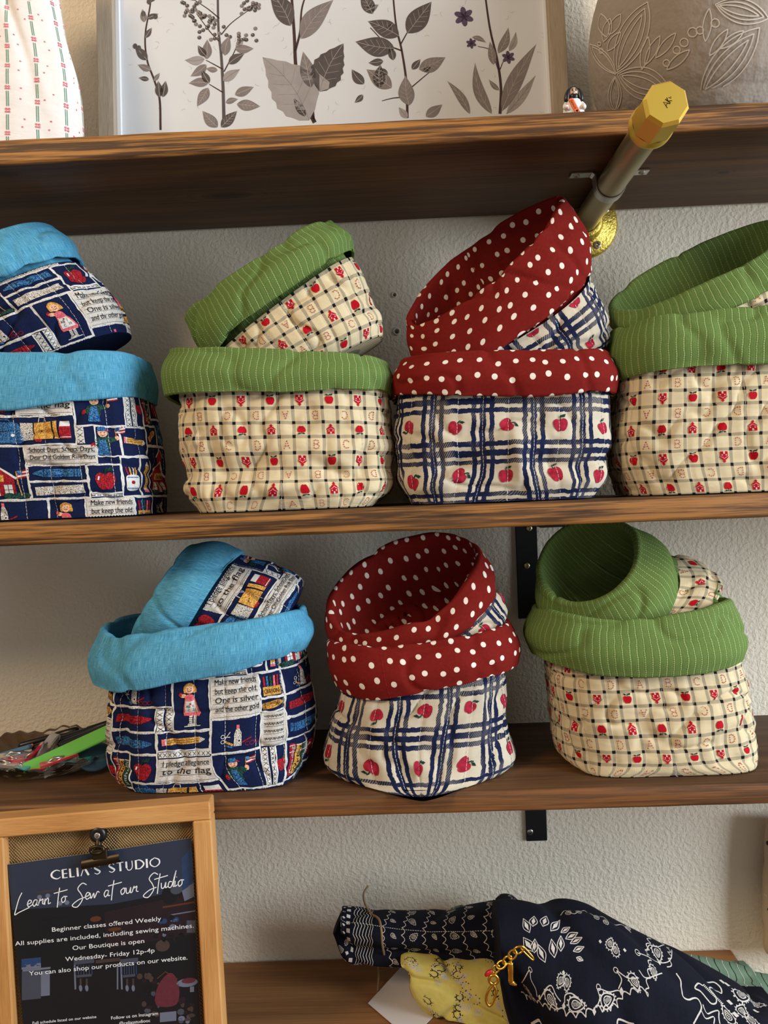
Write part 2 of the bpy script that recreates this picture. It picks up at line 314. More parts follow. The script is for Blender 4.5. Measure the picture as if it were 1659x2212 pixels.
class Print:
    def __init__(s): s.items = []            # (verts Nx2, tris, material, layer)
    def poly(s, pts, mat, layer=0):
        p = np.asarray(pts, float)
        t = tessellate_polygon([[Vector((x, y, 0)) for x, y in p]])
        t = [tuple(q) for q in t]; s.items.append((p, t, mat, layer)); return s
    def ell(s, cx, cy, rx, ry, mat, layer=0, n=12, ang=0.0):
        c, q = math.cos(ang), math.sin(ang)
        return s.poly([(cx+rx*math.cos(k*2*math.pi/n)*c-ry*math.sin(k*2*math.pi/n)*q, cy+rx*math.cos(k*2*math.pi/n)*q+ry*math.sin(k*2*math.pi/n)*c) for k in range(n)], mat, layer)
    def rect(s, x0, y0, x1, y1, mat, layer=0): return s.poly([(x0, y0), (x1, y0), (x1, y1), (x0, y1)], mat, layer)
    def stroke(s, pts, w, mat, layer=0, closed=False, wob=0.0, step=None):
        p = np.asarray(pts, float)
        if closed: p = np.vstack([p, p[:1]])
        if step:
            q = [p[0]]
            for a_, b_ in zip(p[:-1], p[1:]):
                k = max(1, int(np.linalg.norm(b_-a_)/step)); q += [a_+(b_-a_)*(i+1)/k for i in range(k)]
            p = np.array(q)
        if len(p) < 2: return s
        t = np.gradient(p, axis=0); t /= np.maximum(np.linalg.norm(t, axis=1, keepdims=True), 1e-9); n = np.stack([-t[:, 1], t[:, 0]], 1)
        ww = np.broadcast_to(np.asarray(w, float), (len(p),))/2
        w1 = ww*(1+wob*RNG.uniform(-1, 1, len(p))); w2 = ww*(1+wob*RNG.uniform(-1, 1, len(p)))
        v = np.vstack([p+n*w1[:, None], p-n*w2[:, None]]); m = len(p); tr = []
        for i in range(m-1): tr += [(i, i+m, i+1), (i+1, i+m, i+m+1)]
        s.items.append((v, tr, mat, layer)); return s
    def dashes(s, pts, w, dash, gap, mat, layer=0):
        p = np.asarray(pts, float); seg = np.linalg.norm(np.diff(p, axis=0), axis=1); c = np.concatenate([[0], np.cumsum(seg)]); x = 0.0
        while x < c[-1]-dash*0.4:
            tt = np.linspace(x, min(x+dash, c[-1]), 2)
            s.stroke(np.stack([np.interp(tt, c, p[:, 0]), np.interp(tt, c, p[:, 1])], 1), w, mat, layer); x += dash+gap
        return s
    def text(s, body, x, y, size, mat, layer=0, ang=0.0, align='l', shear=0.0, sx=1.0, fit=None):
        v, t = text_mesh(body)
        if len(v) == 0: return s
        v = v.copy(); wd_ = v[:, 0].max()
        k = fit/(wd_*size) if fit else sx
        v[:, 0] = (v[:, 0]+v[:, 1]*shear)*k
        if align == 'c': v[:, 0] -= wd_*k/2
        c, q = math.cos(ang), math.sin(ang); v = v*size
        s.items.append((np.stack([x+v[:, 0]*c-v[:, 1]*q, y+v[:, 0]*q+v[:, 1]*c], 1), t, mat, layer)); return s
    def put(s, other, dx=0, dy=0, sc=1.0, ang=0.0, flip=False):
        c, q = math.cos(ang)*sc, math.sin(ang)*sc
        for v, t, m, l in other.items: s.items.append((np.stack([dx+v[:, 0]*c-v[:, 1]*q, dy+v[:, 0]*q+v[:, 1]*c], 1), t, m, l))
        return s
    def apply(s, mb, surf, maxlen=3.0, clip=None, base=0.00028, step=0.00012):
        groups = {}
        for v, t, m, l in s.items: groups.setdefault((m, l), []).append((v, t))
        for (m, l), lst in groups.items():
            VV = []; TT = []; n = 0
            for v, t in lst: VV.append(v); TT.append(np.asarray(t, int)+n); n += len(v)
            V2 = np.vstack(VV); T = np.vstack(TT); tri = V2[T]
            if clip:                         # drop far-off pieces first, trim after the splitting
                lo_, hi_ = tri.min(1), tri.max(1); tri = tri[(hi_[:, 0] >= clip[0]) & (lo_[:, 0] <= clip[1]) & (hi_[:, 1] >= clip[2]) & (lo_[:, 1] <= clip[3])]
            for _ in range(10):               # split long edges so that the print follows the cloth
                if len(tri) == 0: break
                e = np.linalg.norm(tri-np.roll(tri, -1, 1), axis=2); k = e.argmax(1); big = e.max(1) > maxlen
                if not big.any(): break
                b = tri[big]; kk = k[big]; r = np.arange(len(b)); A, B, C = b[r, kk], b[r, (kk+1) % 3], b[r, (kk+2) % 3]; Mm = (A+B)/2
                tri = np.vstack([tri[~big], np.stack([A, Mm, C], 1), np.stack([Mm, B, C], 1)])
            if clip and len(tri):
                c = tri.mean(1); tri = tri[(c[:, 0] >= clip[0]) & (c[:, 0] <= clip[1]) & (c[:, 1] >= clip[2]) & (c[:, 1] <= clip[3])]
            if len(tri) == 0: continue
            # consistent winding (counter-clockwise in u,v)
            ar = (tri[:, 1, 0]-tri[:, 0, 0])*(tri[:, 2, 1]-tri[:, 0, 1])-(tri[:, 1, 1]-tri[:, 0, 1])*(tri[:, 2, 0]-tri[:, 0, 0])
            tri[ar < 0] = tri[ar < 0][:, ::-1]
            flat = tri.reshape(-1, 2); uq, inv = np.unique(np.round(flat, 3), axis=0, return_inverse=True)
            mb.add(surf(uq, np.full(len(uq), base+step*l)), inv.reshape(-1, 3), m, uv=uq)
def box_mb(mb, lo, hi, mat, bev=0.0008, rot=None, piv=None):
    x0, y0, z0 = lo; x1, y1, z1 = hi; b = min(bev, (x1-x0)*0.45, (y1-y0)*0.45, (z1-z0)*0.45); v = []; 
    for sx, X in ((-1, x0), (1, x1)):
        for sy, Y in ((-1, y0), (1, y1)):
            for sz, Z in ((-1, z0), (1, z1)):
                v += [(X-sx*b, Y-sy*b, Z), (X-sx*b, Y, Z-sz*b), (X, Y-sy*b, Z-sz*b)]
    i = lambda sx, sy, sz, k: ((sx*2+sy)*2+sz)*3+k
    f = []
    for s_ in (0, 1):
        f.append([i(0,0,s_,0), i(1,0,s_,0), i(1,1,s_,0), i(0,1,s_,0)]); f.append([i(0,s_,0,1), i(1,s_,0,1), i(1,s_,1,1), i(0,s_,1,1)]); f.append([i(s_,0,0,2), i(s_,1,0,2), i(s_,1,1,2), i(s_,0,1,2)])
    for p in (0, 1):
        for q in (0, 1):
            f.append([i(0,p,q,0), i(1,p,q,0), i(1,p,q,1), i(0,p,q,1)]); f.append([i(p,0,q,0), i(p,1,q,0), i(p,1,q,2), i(p,0,q,2)]); f.append([i(p,q,0,1), i(p,q,1,1), i(p,q,1,2), i(p,q,0,2)])
    for sx in (0, 1):
        for sy in (0, 1):
            for sz in (0, 1): f.append([i(sx,sy,sz,0), i(sx,sy,sz,1), i(sx,sy,sz,2)])
    v = np.array(v, float); c = v.mean(0); out = []
    for q in f:
        a_, b_, c_ = v[q[0]], v[q[1]], v[q[2]]; n = np.cross(b_-a_, c_-a_)
        out.append(q if np.dot(n, v[q].mean(0)-c) > 0 else q[::-1])
    if rot is not None: v = (v-(piv if piv is not None else c))@np.asarray(rot).T+(piv if piv is not None else c)
    mb.add(v, out, mat, smooth=False); return mb
def box(name, lo, hi, mat, parent=None, bev=0.0008, rot=None, piv=None, origin=None): return box_mb(MB(), lo, hi, mat, bev, rot, piv).build(name, parent, origin)
def frame_of(d):
    d = np.asarray(d, float); d = d/np.linalg.norm(d); h = np.array([0, 0, 1.0]) if abs(d[2]) < 0.9 else np.array([1.0, 0, 0])
    a_ = np.cross(h, d); a_ /= np.linalg.norm(a_); return a_, np.cross(d, a_), d
def lathe_mb(mb, o, d, prof, mat, n=32, rfun=None, smooth=True):     # prof: (radius, distance along d)
    A, B, D = frame_of(d); o = np.asarray(o, float); th = np.arange(n)*2*math.pi/n
    P = np.stack([o+D*h+(A*np.cos(th)[:, None]+B*np.sin(th)[:, None])*((r if rfun is None else r*rfun(th, k))if np.isscalar(r) else r)[:, None] if rfun is not None else o+D*h+(A*np.cos(th)[:, None]+B*np.sin(th)[:, None])*r for k, (r, h) in enumerate(prof)])
    mb.add(P.reshape(-1, 3), gridmesh(P), mat, smooth=smooth); return mb
def tube_mb(mb, pts, r, mat, n=8, closed=False):
    p = np.asarray(pts, float); m = len(p); rr = np.broadcast_to(np.asarray(r, float), (m,))
    t = (np.roll(p, -1, 0)-np.roll(p, 1, 0)) if closed else np.gradient(p, axis=0); t /= np.maximum(np.linalg.norm(t, axis=1, keepdims=True), 1e-12)
    A, _, _ = frame_of(t[0]); rows = []
    for i in range(m):
        A = A-t[i]*np.dot(A, t[i]); A /= np.linalg.norm(A); B = np.cross(t[i], A); th = np.arange(n)*2*math.pi/n
        rows.append(p[i]+(A*np.cos(th)[:, None]+B*np.sin(th)[:, None])*rr[i])
    if closed: rows.append(rows[0])
    P = np.stack(rows); f = gridmesh(P); v = P.reshape(-1, 3)
    if not closed: f = f+[tuple(range(n))[::-1], tuple(range((m-1)*n, m*n))]
    mb.add(v, f, mat); return mb
def smoothpath(pts, n=24): return cr(np.asarray(pts, float), np.linspace(0, 1, n))
def hash_noise(P, seed, freq, octs=4):       # smooth pseudo-noise from rotated sines, -1..1
    r = np.random.default_rng(seed); out = np.zeros(P.shape[:-1]); amp = 1.0; tot = 0
    for o_ in range(octs):
        for k in range(3):
            d = r.normal(size=3); d /= np.linalg.norm(d); out += amp*np.sin(P@d*freq*(1+0.35*r.random())+r.uniform(0, 6.28)+1.3*np.sin(P@np.roll(d, 1)*freq*0.7+r.uniform(0, 6.28)))/3
        tot += amp; amp *= 0.55; freq *= 1.9
    return out/tot
def loft(rows, NU, NV, Yc, alpha, n_exp, zfloor=None):
    """rows: ((xl,yl),(xr,yr), half depth[, pitch, exponent, dY]) photo-pixel silhouette pairs at depth Yc -> ring grid [NV,NU,3]"""
    K = []
    for r in rows:
        dY = r[5] if len(r) > 5 else 0.0
        PL = pt(*r[0], Yc+dY); PR = pt(*r[1], Yc+dY); K.append(np.concatenate([(PL+PR)/2, (PR-PL)/2, [r[2], r[3] if len(r) > 3 and r[3] is not None else alpha, r[4] if len(r) > 4 and r[4] is not None else n_exp]]))
    K = np.array(K)
    if zfloor is not None: K[0, 2] = zfloor; K[0, 5] = 0.0
    cum = np.concatenate([[0], np.cumsum(np.maximum(np.linalg.norm(np.diff(K[:, :3], axis=0), axis=1), 0.004))])
    s = np.linspace(0, cum[-1], NV); tk = np.interp(s, cum, np.linspace(0, 1, len(K))); R = cr(K, tk)
    th = np.linspace(-math.pi, math.pi, 20001)
    mid = R[NV//2]; cx, sy = np.sin(th), -np.cos(th)
    ax, by = np.linalg.norm(mid[3:6]), mid[6]; ne = mid[8]
    e = np.stack([ax*np.sign(cx)*np.abs(cx)**(2/ne), by*np.sign(sy)*np.abs(sy)**(2/ne)], 1)
    arc = np.concatenate([[0], np.cumsum(np.linalg.norm(np.diff(e, axis=0), axis=1))]); per = arc[-1]
    thu = np.interp(np.arange(NU+1)/NU*per, arc, th); cx, sy = np.sin(thu), -np.cos(thu)
    P = np.zeros((NV, NU+1, 3))
    for j in range(NV):
        C, A, b, al, ne = R[j, :3], R[j, 3:6], R[j, 6], R[j, 7], R[j, 8]
        X = np.sign(cx)*np.abs(cx)**(2/ne); Yv = np.sign(sy)*np.abs(sy)**(2/ne)
        Ad = A/np.linalg.norm(A); U = np.cross(Ad, [0, 1.0, 0]); U /= np.linalg.norm(U)
        B = b*(math.cos(al)*np.array([0, 1.0, 0])+math.sin(al)*U)
        P[j] = C+X[:, None]*A+Yv[:, None]*B
    return P, per*1000.0, s*1000.0, X, Yv, R
# ------------------------------------------------------------------ printed motifs (millimetres, y up)
def blob(pts, n=24):
    p = np.asarray(pts, float); q = np.vstack([p[-1:], p, p[:2]]); k = len(p); t = (np.arange(n)/n*k+1)/(k+2)
    return cr(q, t)
APPLE = [(0, 0.62), (0.45, 0.85), (0.95, 0.55), (1.0, -0.1), (0.62, -0.85), (0.2, -1.0), (0, -0.88), (-0.2, -1.0), (-0.62, -0.85), (-1.0, -0.1), (-0.95, 0.55), (-0.45, 0.85)]
def apple(r, mat='print_apple', leaf='print_leaf', both=False, shine=False):
    p = Print(); p.poly(blob(np.array(APPLE)*r, 22), mat, 1); p.stroke([(0, 0.6*r), (0.05*r, 1.05*r), (0.25*r, 1.3*r)], 0.16*r, leaf, 2)
    p.poly([(0.15*r, 1.0*r), (0.45*r, 1.35*r), (0.95*r, 1.4*r), (0.7*r, 0.98*r)], leaf, 2)
    if both: p.poly([(-0.1*r, 0.95*r), (-0.4*r, 1.3*r), (-0.95*r, 1.3*r), (-0.65*r, 0.95*r)], leaf, 2)
    if shine: p.stroke([(-0.62*r, 0.45*r), (-0.74*r, 0.05*r)], 0.16*r, 'print_white', 3)
    return p
def house():
    p = Print(); m = 'print_bright_red'
    p.rect(-2.7, -3.6, 2.7, 0.1, m, 1).poly([(-3.5, -0.1), (3.5, -0.1), (1.5, 2.0), (-1.5, 2.0)], m, 1).rect(-0.8, 1.8, 0.8, 2.9, m, 1).poly([(-1.4, 2.8), (1.4, 2.8), (0, 4.3)], m, 1)
    c = 'print_ivory'
    p.rect(-0.55, -3.6, 0.55, -2.0, c, 2).rect(-1.9, -1.6, -1.1, -0.8, c, 2).rect(1.1, -1.6, 1.9, -0.8, c, 2).stroke([(-2.6, -0.1), (-1.2, 0.3), (0, 1.3), (1.2, 0.3), (2.6, -0.1)], 0.28, c, 2)
    return p
LET = {'A': [[(-2.2, -3), (0, 3)], [(0, 3), (2.2, -3)], [(-1.4, -0.8), (1.4, -0.8)]],
       'B': [[(-1.8, -3), (-1.8, 3), (0.6, 3), (1.6, 2.3), (1.6, 0.9), (0.6, 0.2), (-1.6, 0.2)], [(0.6, 0.2), (1.9, -0.6), (1.9, -2.2), (0.7, -3), (-1.8, -3)]],
       'C': [[(2.2, 1.6), (1.2, 2.8), (-0.4, 3), (-1.8, 2), (-2.3, 0), (-1.8, -2), (-0.4, -3), (1.2, -2.8), (2.2, -1.6)]],
       'D': [[(-1.8, -3), (-1.8, 3), (0, 3), (1.6, 2), (2.2, 0), (1.6, -2), (0, -3), (-1.8, -3)]]}
def letter(ch):
    p = Print()
    for l in LET[ch]: p.dashes(l, 0.6, 1.0, 0.7, 'print_dash_red', 1)
    return p
LETTERS = {k: letter(k) for k in LET}; HOUSE = house(); APPLE_S = apple(3.0, 'print_bright_red', 'print_leaf', True); APPLE_B = apple(5.9)
def print_check(u0, v0, umax, vmax):
    p = Print(); n = int(umax/P_CHK)+2; m = int(vmax/P_CHK)+2
    for j in range(-1, m+1):
        for i in range(-n, n+1):
            r = (j+v0) % 4; c = (i+u0) % 8; x, y = (i+0.5)*P_CHK, (j+0.5)*P_CHK
            if r in (1, 3) and c % 2 == 0:
                k = (c//2) % 2; up = (r == 1)
                mot = APPLE_S if (k == 0) == (r == 1) else HOUSE
                inv = (mot is HOUSE and r == 1) or (mot is APPLE_S and r == 3)
                p.put(mot, x, y, 1.16, math.pi if inv else 0.0)
            if r in (0, 2) and c % 2 == 1:
                k = c//2; p.put(LETTERS['ABCD'[k] if r == 2 else 'ABCD'[k]], x, y, 1.12, 0.0 if r == 2 else math.pi)
    return p
def print_plaid(u0, v0, umax, vmax):
    p = Print(); n = int(umax/P_PL)+2; m = int(vmax/P_PL)+2; angs = [0.1, 2.9, -0.5, 0.3, 3.4, -1.2, 0.0, 2.6]
    for j in range(-1, m+1):
        for i in range(-n, n+1): p.put(APPLE_B, i*P_PL+RNG.uniform(-2, 2), (j+0.5)*P_PL+RNG.uniform(-2.5, 2.5), RNG.uniform(0.92, 1.06), angs[(i*3+j*5+u0) % 8])
    return p
# --- school print: one repeat of painted panels
def pn_frame(p, x0, y0, x1, y1, w=1.05):
    k = lambda a_, b_: np.stack([np.linspace(a_[0], b_[0], 7)+RNG.uniform(-.35, .35, 7), np.linspace(a_[1], b_[1], 7)+RNG.uniform(-.35, .35, 7)], 1)
    c = [(x0, y0), (x1, y0), (x1, y1), (x0, y1)]
    for i in range(4): p.stroke(k(c[i], c[(i+1) % 4]), w, 'print_white', 1, wob=0.4, step=2.2); 
    if (x1-x0) > 20: p.dashes([(x0+2, y1), (x1-2, y1)], 0.16, 0.8, 1.3, 'print_black', 3)
def pn_ladder(p, x0, y0, x1, y1):
    p.rect(x0+.6, y0+.6, x1-.6, y1-.6, 'print_white', 1); hz = (x1-x0) > (y1-y0); n = int(max(x1-x0, y1-y0)/3.2)
    for i in range(n):
        f0, f1 = (i+.15)/n, (i+.85)/n
        if hz: a_ = (x0+(x1-x0)*f0, y0+1.1, x0+(x1-x0)*f1, y1-1.1)
        else: a_ = (x0+1.1, y0+(y1-y0)*f0, x1-1.1, y0+(y1-y0)*f1)
        p.stroke([(a_[0], a_[1]), (a_[2], a_[3])], .3, 'print_black', 2).stroke([(a_[0], a_[3]), (a_[2], a_[1])], .3, 'print_black', 2)
def pn_paper(p, x0, y0, x1, y1, lines_):
    p.rect(x0+.3, y0+.3, x1-.3, y1-.3, 'print_ivory', 1); n = len(lines_)*2+1; h = (y1-y0)/(n+0.4)
    for i in range(n): p.stroke([(x0+2, y1-h*(i+1)), (x1-1.5, y1-h*(i+1))], .2, 'print_black', 2)
    k0 = 0 if n == len(lines_) else 1; st = 2
    for i, t in enumerate(lines_):
        if t is None: yb = y1-h*(k0+1+i*st)+h*.7; p.stroke([(x0+2.5+q*.35, yb+.55*math.sin(q*2.1)+.5*math.sin(q*1.3+i)) for q in range(int((x1-x0-4.5)/.35))], .3, 'print_black', 3)      # scribbled, illegible lines
        else: p.text(t, x0+3.2, y1-h*(k0+1+i*st)+.5, h*st*0.92, 'print_black', 3, shear=0.12, fit=min((x1-x0-5), len(t)*h*st*.5))
def pn_crayon(p, cx, cy, l, m, ang=0.0, word=None):
    q = Print(); q.rect(-l/2, -2.6, l*.3, 2.6, m, 1).poly([(l*.3, 2.4), (l*.3, -2.4), (l/2, -.5), (l/2, .5)], m, 1)
    for x in (-l*.42, -l*.36, l*.2, l*.27): q.stroke([(x, -2.6), (x+.3, 2.6)], .3, 'print_black', 2)
    q.stroke([(l*.05+math.cos(t)*l*.15, math.sin(t)*1.7) for t in np.linspace(0, 6.28, 14)], .25, 'print_black', 2)
    if word: q.text(word, -l*.05, -.9, 2.6, 'print_black', 3)
    p.put(q, cx, cy, 1, ang)
def pn_pencil(p, cx, cy, l, ang=0.0):
    q = Print(); q.rect(-l*.38, -1.9, l*.36, 1.9, 'print_tan', 1).poly([(l*.36, 1.9), (l*.36, -1.9), (l*.48, -.3), (l*.48, .3)], 'print_grey', 1).rect(-l*.43, -2, -l*.38, 2, 'print_grey', 1).rect(-l*.5, -2, -l*.43, 2, 'print_pink', 1)
    for y in (-.6, .6): q.stroke([(-l*.37, y), (l*.35, y)], .22, 'print_black', 2)
    p.put(q, cx, cy, 1, ang)
def pn_ruler(p, cx, cy, l, ang=0.0):
    q = Print(); q.rect(-l/2, -2.9, l/2, 2.9, 'print_grey', 1)
    for i in range(9): q.stroke([(-l/2+l*(i+.5)/9, -2.7), (-l/2+l*(i+.5)/9, -1.0)], .25, 'print_black', 2)
    p.put(q, cx, cy, 1, ang)
def pn_glue(p, cx, cy):
    p.poly([(cx-2.6, cy-7), (cx+2.6, cy-7), (cx+2.4, cy+1), (cx+1, cy+4), (cx-1, cy+4), (cx-2.4, cy+1)], 'print_grey', 1).rect(cx-1, cy+4, cx+1, cy+6.5, 'print_pink', 1)
    p.ell(cx+.9, cy-3.6, 1.2, 1.4, 'print_white', 2, 10).ell(cx+.9, cy-3.6, .6, .7, 'print_black', 3, 8)
    p.stroke([(cx+3, cy-5), (cx+9, cy-2.6)], .9, 'print_red', 1); p.stroke([(cx-3, cy-6), (cx-9, cy-3.2)], 1.4, 'print_tan', 1).stroke([(cx-3.2, cy-7.4), (cx-8, cy-6)], 1.2, 'print_blue', 1)
    for s_ in (1, -1): p.stroke([(cx-9, cy-1.6+s_), (cx-5, cy+.8-s_*1.6)], .5, 'print_white', 2); p.stroke([(cx-10+math.cos(t)*1.2, cy-1.8+s_*1.6+math.sin(t)*1.1) for t in np.linspace(0, 6.28, 9)], .35, 'print_white', 2)
    for x in (6.5, 9.5, 12.5): p.stroke([(cx+x+math.cos(t)*1.5, cy-6.2+math.sin(t)*1.2) for t in np.linspace(0, 6.28, 9)], .3, 'print_red', 1)
def pn_girl(p, cx, cy):
    p.poly(blob([(cx-4, cy+9), (cx-3.6, cy+13), (cx, cy+15), (cx+3.6, cy+13), (cx+5, cy+9), (cx+3, cy+8.4), (cx-2.6, cy+8.4)]), 'print_tan', 1).ell(cx, cy+10.6, 2.9, 2.7, 'print_skin', 2)
    p.stroke([(cx-1.3, cy+10), (cx, cy+9.3), (cx+1.3, cy+10)], .3, 'print_black', 3).ell(cx-1, cy+11.2, .3, .35, 'print_black', 3, 6).ell(cx+1, cy+11.2, .3, .35, 'print_black', 3, 6)
    p.poly([(cx-3.2, cy+5), (cx+3.2, cy+5), (cx+7.2, cy-5.5), (cx+6.2, cy-7.5), (cx-4.4, cy-7), (cx-5, cy-5)], 'print_pink', 1).poly([(cx-2.8, cy+4), (cx+2.6, cy+4), (cx+5.8, cy-5), (cx-3.8, cy-5)], 'print_white', 2)
    p.ell(cx, cy+5.2, 3.3, 2.5, 'print_pink', 3).ell(cx-4.2, cy+6.6, 2.2, 1.3, 'print_skin', 2, 10).ell(cx-6, cy+7.4, 1.4, 1.5, 'print_red', 2, 10)
    p.text('AB', cx-2.6, cy-1.4, 2.4, 'print_black', 4).text('C', cx-1.6, cy-3.9, 2.4, 'print_black', 4).text('1', cx+1.5, cy-1, 2.2, 'print_black', 4).text('23', cx+1.8, cy-3.4, 2.2, 'print_black', 4).ell(cx+.4, cy+1, .6, .6, 'print_red', 4, 8)
    for x in (-.6, 2.2): p.rect(cx+x, cy-12, cx+x+2.1, cy-7.2, 'print_white', 1); [p.stroke([(cx+x, cy-8.2-i*1.1), (cx+x+2.1, cy-8.2-i*1.1)], .3, 'print_black', 2) for i in range(4)]; p.ell(cx+x+.6, cy-12.6, 1.9, .9, 'print_grey', 1, 8)
    p.stroke([(cx-4, cy-13.6), (cx+7, cy-13.2)], .5, 'print_white', 1)
def pn_boy(p, cx, cy):
    p.ell(cx, cy+5.5, 3.2, 3, 'print_skin', 1).poly([(cx-3.4, cy+6.4), (cx-2.6, cy+9.4), (cx+1.6, cy+9.8), (cx+3.4, cy+7.4), (cx+5, cy+6.6)], 'print_blue', 2).poly([(cx+1, cy+7.4), (cx+3.4, cy+8.2), (cx+5.4, cy+6.4)], 'print_red', 3)
    p.ell(cx-1, cy+5.6, .3, .35, 'print_black', 3, 6).ell(cx+1.2, cy+5.6, .3, .35, 'print_black', 3, 6).stroke([(cx-1.2, cy+4), (cx, cy+3.5), (cx+1.4, cy+4.2)], .3, 'print_black', 3)
    p.poly(blob([(cx-3.6, cy+2.4), (cx+3, cy+2.8), (cx+8, cy+2), (cx+8.4, cy+.2), (cx+4, cy-1.4), (cx+3, cy-5), (cx-4, cy-5), (cx-6, cy-2)]), 'print_green', 1).poly([(cx-2.6, cy+.8), (cx+1.4, cy+1), (cx+3, cy-9), (cx-5, cy-9)], 'print_blue', 2)
    p.ell(cx-7, cy-2.6, 2, 1.3, 'print_red', 1, 10, 0.9).ell(cx+9, cy+2, 1.5, 1.5, 'print_skin', 1, 10); pn_flag(p, cx+8.4, cy+1.4, 0.85)
def pn_flag(p, x, y, k=1.0):
    p.stroke([(x, y), (x+.8*k, y+9*k)], .4*k, 'print_tan', 1)
    for i in range(5): p.poly([(x+.8*k, y+(9-i*1.1)*k), (x+8.6*k, y+(10.2-i*1.1)*k), (x+8.6*k, y+(9.1-i*1.1)*k), (x+.8*k, y+(7.9-i*1.1)*k)], 'print_red' if i % 2 == 0 else 'print_white', 1)
    p.poly([(x+.8*k, y+9*k), (x+4*k, y+9.5*k), (x+4*k, y+6.8*k), (x+.8*k, y+6.3*k)], 'print_blue', 2)
def pn_school(p, x0, y0):
    p.poly([(x0+3, y0+3), (x0+32, y0+3), (x0+32, y0+15), (x0+17.5, y0+25), (x0+3, y0+15)], 'print_red', 1).rect(x0+12.5, y0+20, x0+22.5, y0+29, 'print_red', 1).poly([(x0+11, y0+29), (x0+24, y0+29), (x0+17.5, y0+34)], 'print_red', 1)
    p.stroke([(x0+1.5, y0+14.4), (x0+17.5, y0+25.6), (x0+33.5, y0+14.4)], 1.3, 'print_white', 3, wob=.3, step=2).stroke([(x0+10.6, y0+28.4), (x0+17.5, y0+34.4), (x0+24.4, y0+28.4)], 1.1, 'print_white', 3, wob=.3, step=2)
    p.rect(x0+10, y0+12.5, x0+25, y0+17, 'print_tan', 2).text('School', x0+17.5, y0+13.5, 3.9, 'print_black', 3, align='c')
    p.rect(x0+14, y0+3, x0+21, y0+10.8, 'print_grey', 2)
    for x in (5, 24.5): p.rect(x0+x, y0+4, x0+x+5.5, y0+10.5, 'print_white', 2).stroke([(x0+x+2.75, y0+4), (x0+x+2.75, y0+10.5)], .3, 'print_black', 3).stroke([(x0+x, y0+7.2), (x0+x+5.5, y0+7.2)], .3, 'print_black', 3)
    for x in (3, 8, 27, 33, 37): p.ell(x0+x, y0+3, 4.2, 2, 'print_green', 3, 10)
    p.stroke([(x0+35, y0+3), (x0+33.5, y0+19)], .6, 'print_tan', 3); pn_flag(p, x0+33.4, y0+10.5, 1.0)
def pn_lunch(p, x0, y0):
    p.poly(blob([(x0+2, y0+2), (x0+1.5, y0+12), (x0+5, y0+15), (x0+18, y0+15), (x0+22, y0+12), (x0+23, y0+2), (x0+12, y0+1)]), 'print_blue', 1)
    for x in (6, 17): p.ell(x0+x, y0+6, 1.2, 1, 'print_white', 2, 8)
    p.stroke([(x0+6, y0+15), (x0+8, y0+17), (x0+14, y0+17), (x0+16, y0+15)], .5, 'print_blue', 1).stroke([(x0+3, y0+9), (x0+21, y0+9)], .35, 'print_black', 2)
    p.poly([(x0+22, y0+2.5), (x0+30.5, y0+2.5), (x0+31, y0+14), (x0+22.5, y0+14.5)], 'print_grey', 1).poly([(x0+31, y0+3), (x0+48, y0+3), (x0+47, y0+15), (x0+32, y0+14)], 'print_tan', 2)
    p.stroke([(x0+44.5, y0+3), (x0+44, y0+14.8)], .9, 'print_black', 3).stroke([(x0+35, y0+14.5), (x0+35.6, y0+17.6), (x0+39, y0+17.6), (x0+40, y0+14.8)], .5, 'print_white', 3)
    p.put(apple(3.4, 'print_red'), x0+34, y0+4.5).rect(x0+48.6, y0+3, x0+56, y0+11, 'print_red', 1).rect(x0+49, y0+11, x0+55.6, y0+15, 'print_white', 1).stroke([(x0+48.6, y0+4), (x0+56, y0+4)], .5, 'print_white', 2)
def pn_books(p, x0, y0, h):
    for k, (c, t) in enumerate((('print_red', 'Reading'), ('print_tan', 'Writing'), ('print_green', 'Arithmetic'))):
        xx = x0+2+k*5.0; p.poly([(xx, y0+2), (xx+4.4, y0+2), (xx+5.4, y0+h-4-k), (xx+1, y0+h-3.6-k)], c, 1).text(t, xx+3.9, y0+3, 3.4, 'print_ivory' if k != 1 else 'print_black', 3, ang=math.radians(88), fit=h*0.66)
        for q in (.62, .8): p.stroke([(xx+q, y0+h*q), (xx+4.4+q, y0+h*q)], .5, 'print_white', 2)
def pn_cup(p, cx, cy):
    p.poly(blob([(cx-4, cy+3), (cx-5, cy-2), (cx-4, cy-7), (cx+4, cy-7), (cx+5, cy-2), (cx+4, cy+3)]), 'print_white', 2).ell(cx, cy-1.6, 1.5, 1.3, 'print_red', 3, 8).stroke([(cx-4, cy+1.8), (cx+4, cy+1.8)], .6, 'print_blue', 3).stroke([(cx-4.4, cy-5.6), (cx+4.4, cy-5.6)], .6, 'print_blue', 3)
    for x, c in ((-3, 'print_red'), (-1, 'print_tan'), (1, 'print_grey'), (2.6, 'print_tan')): p.stroke([(cx+x*.8, cy+2), (cx+x*1.5, cy+9)], 1.1, c, 1)
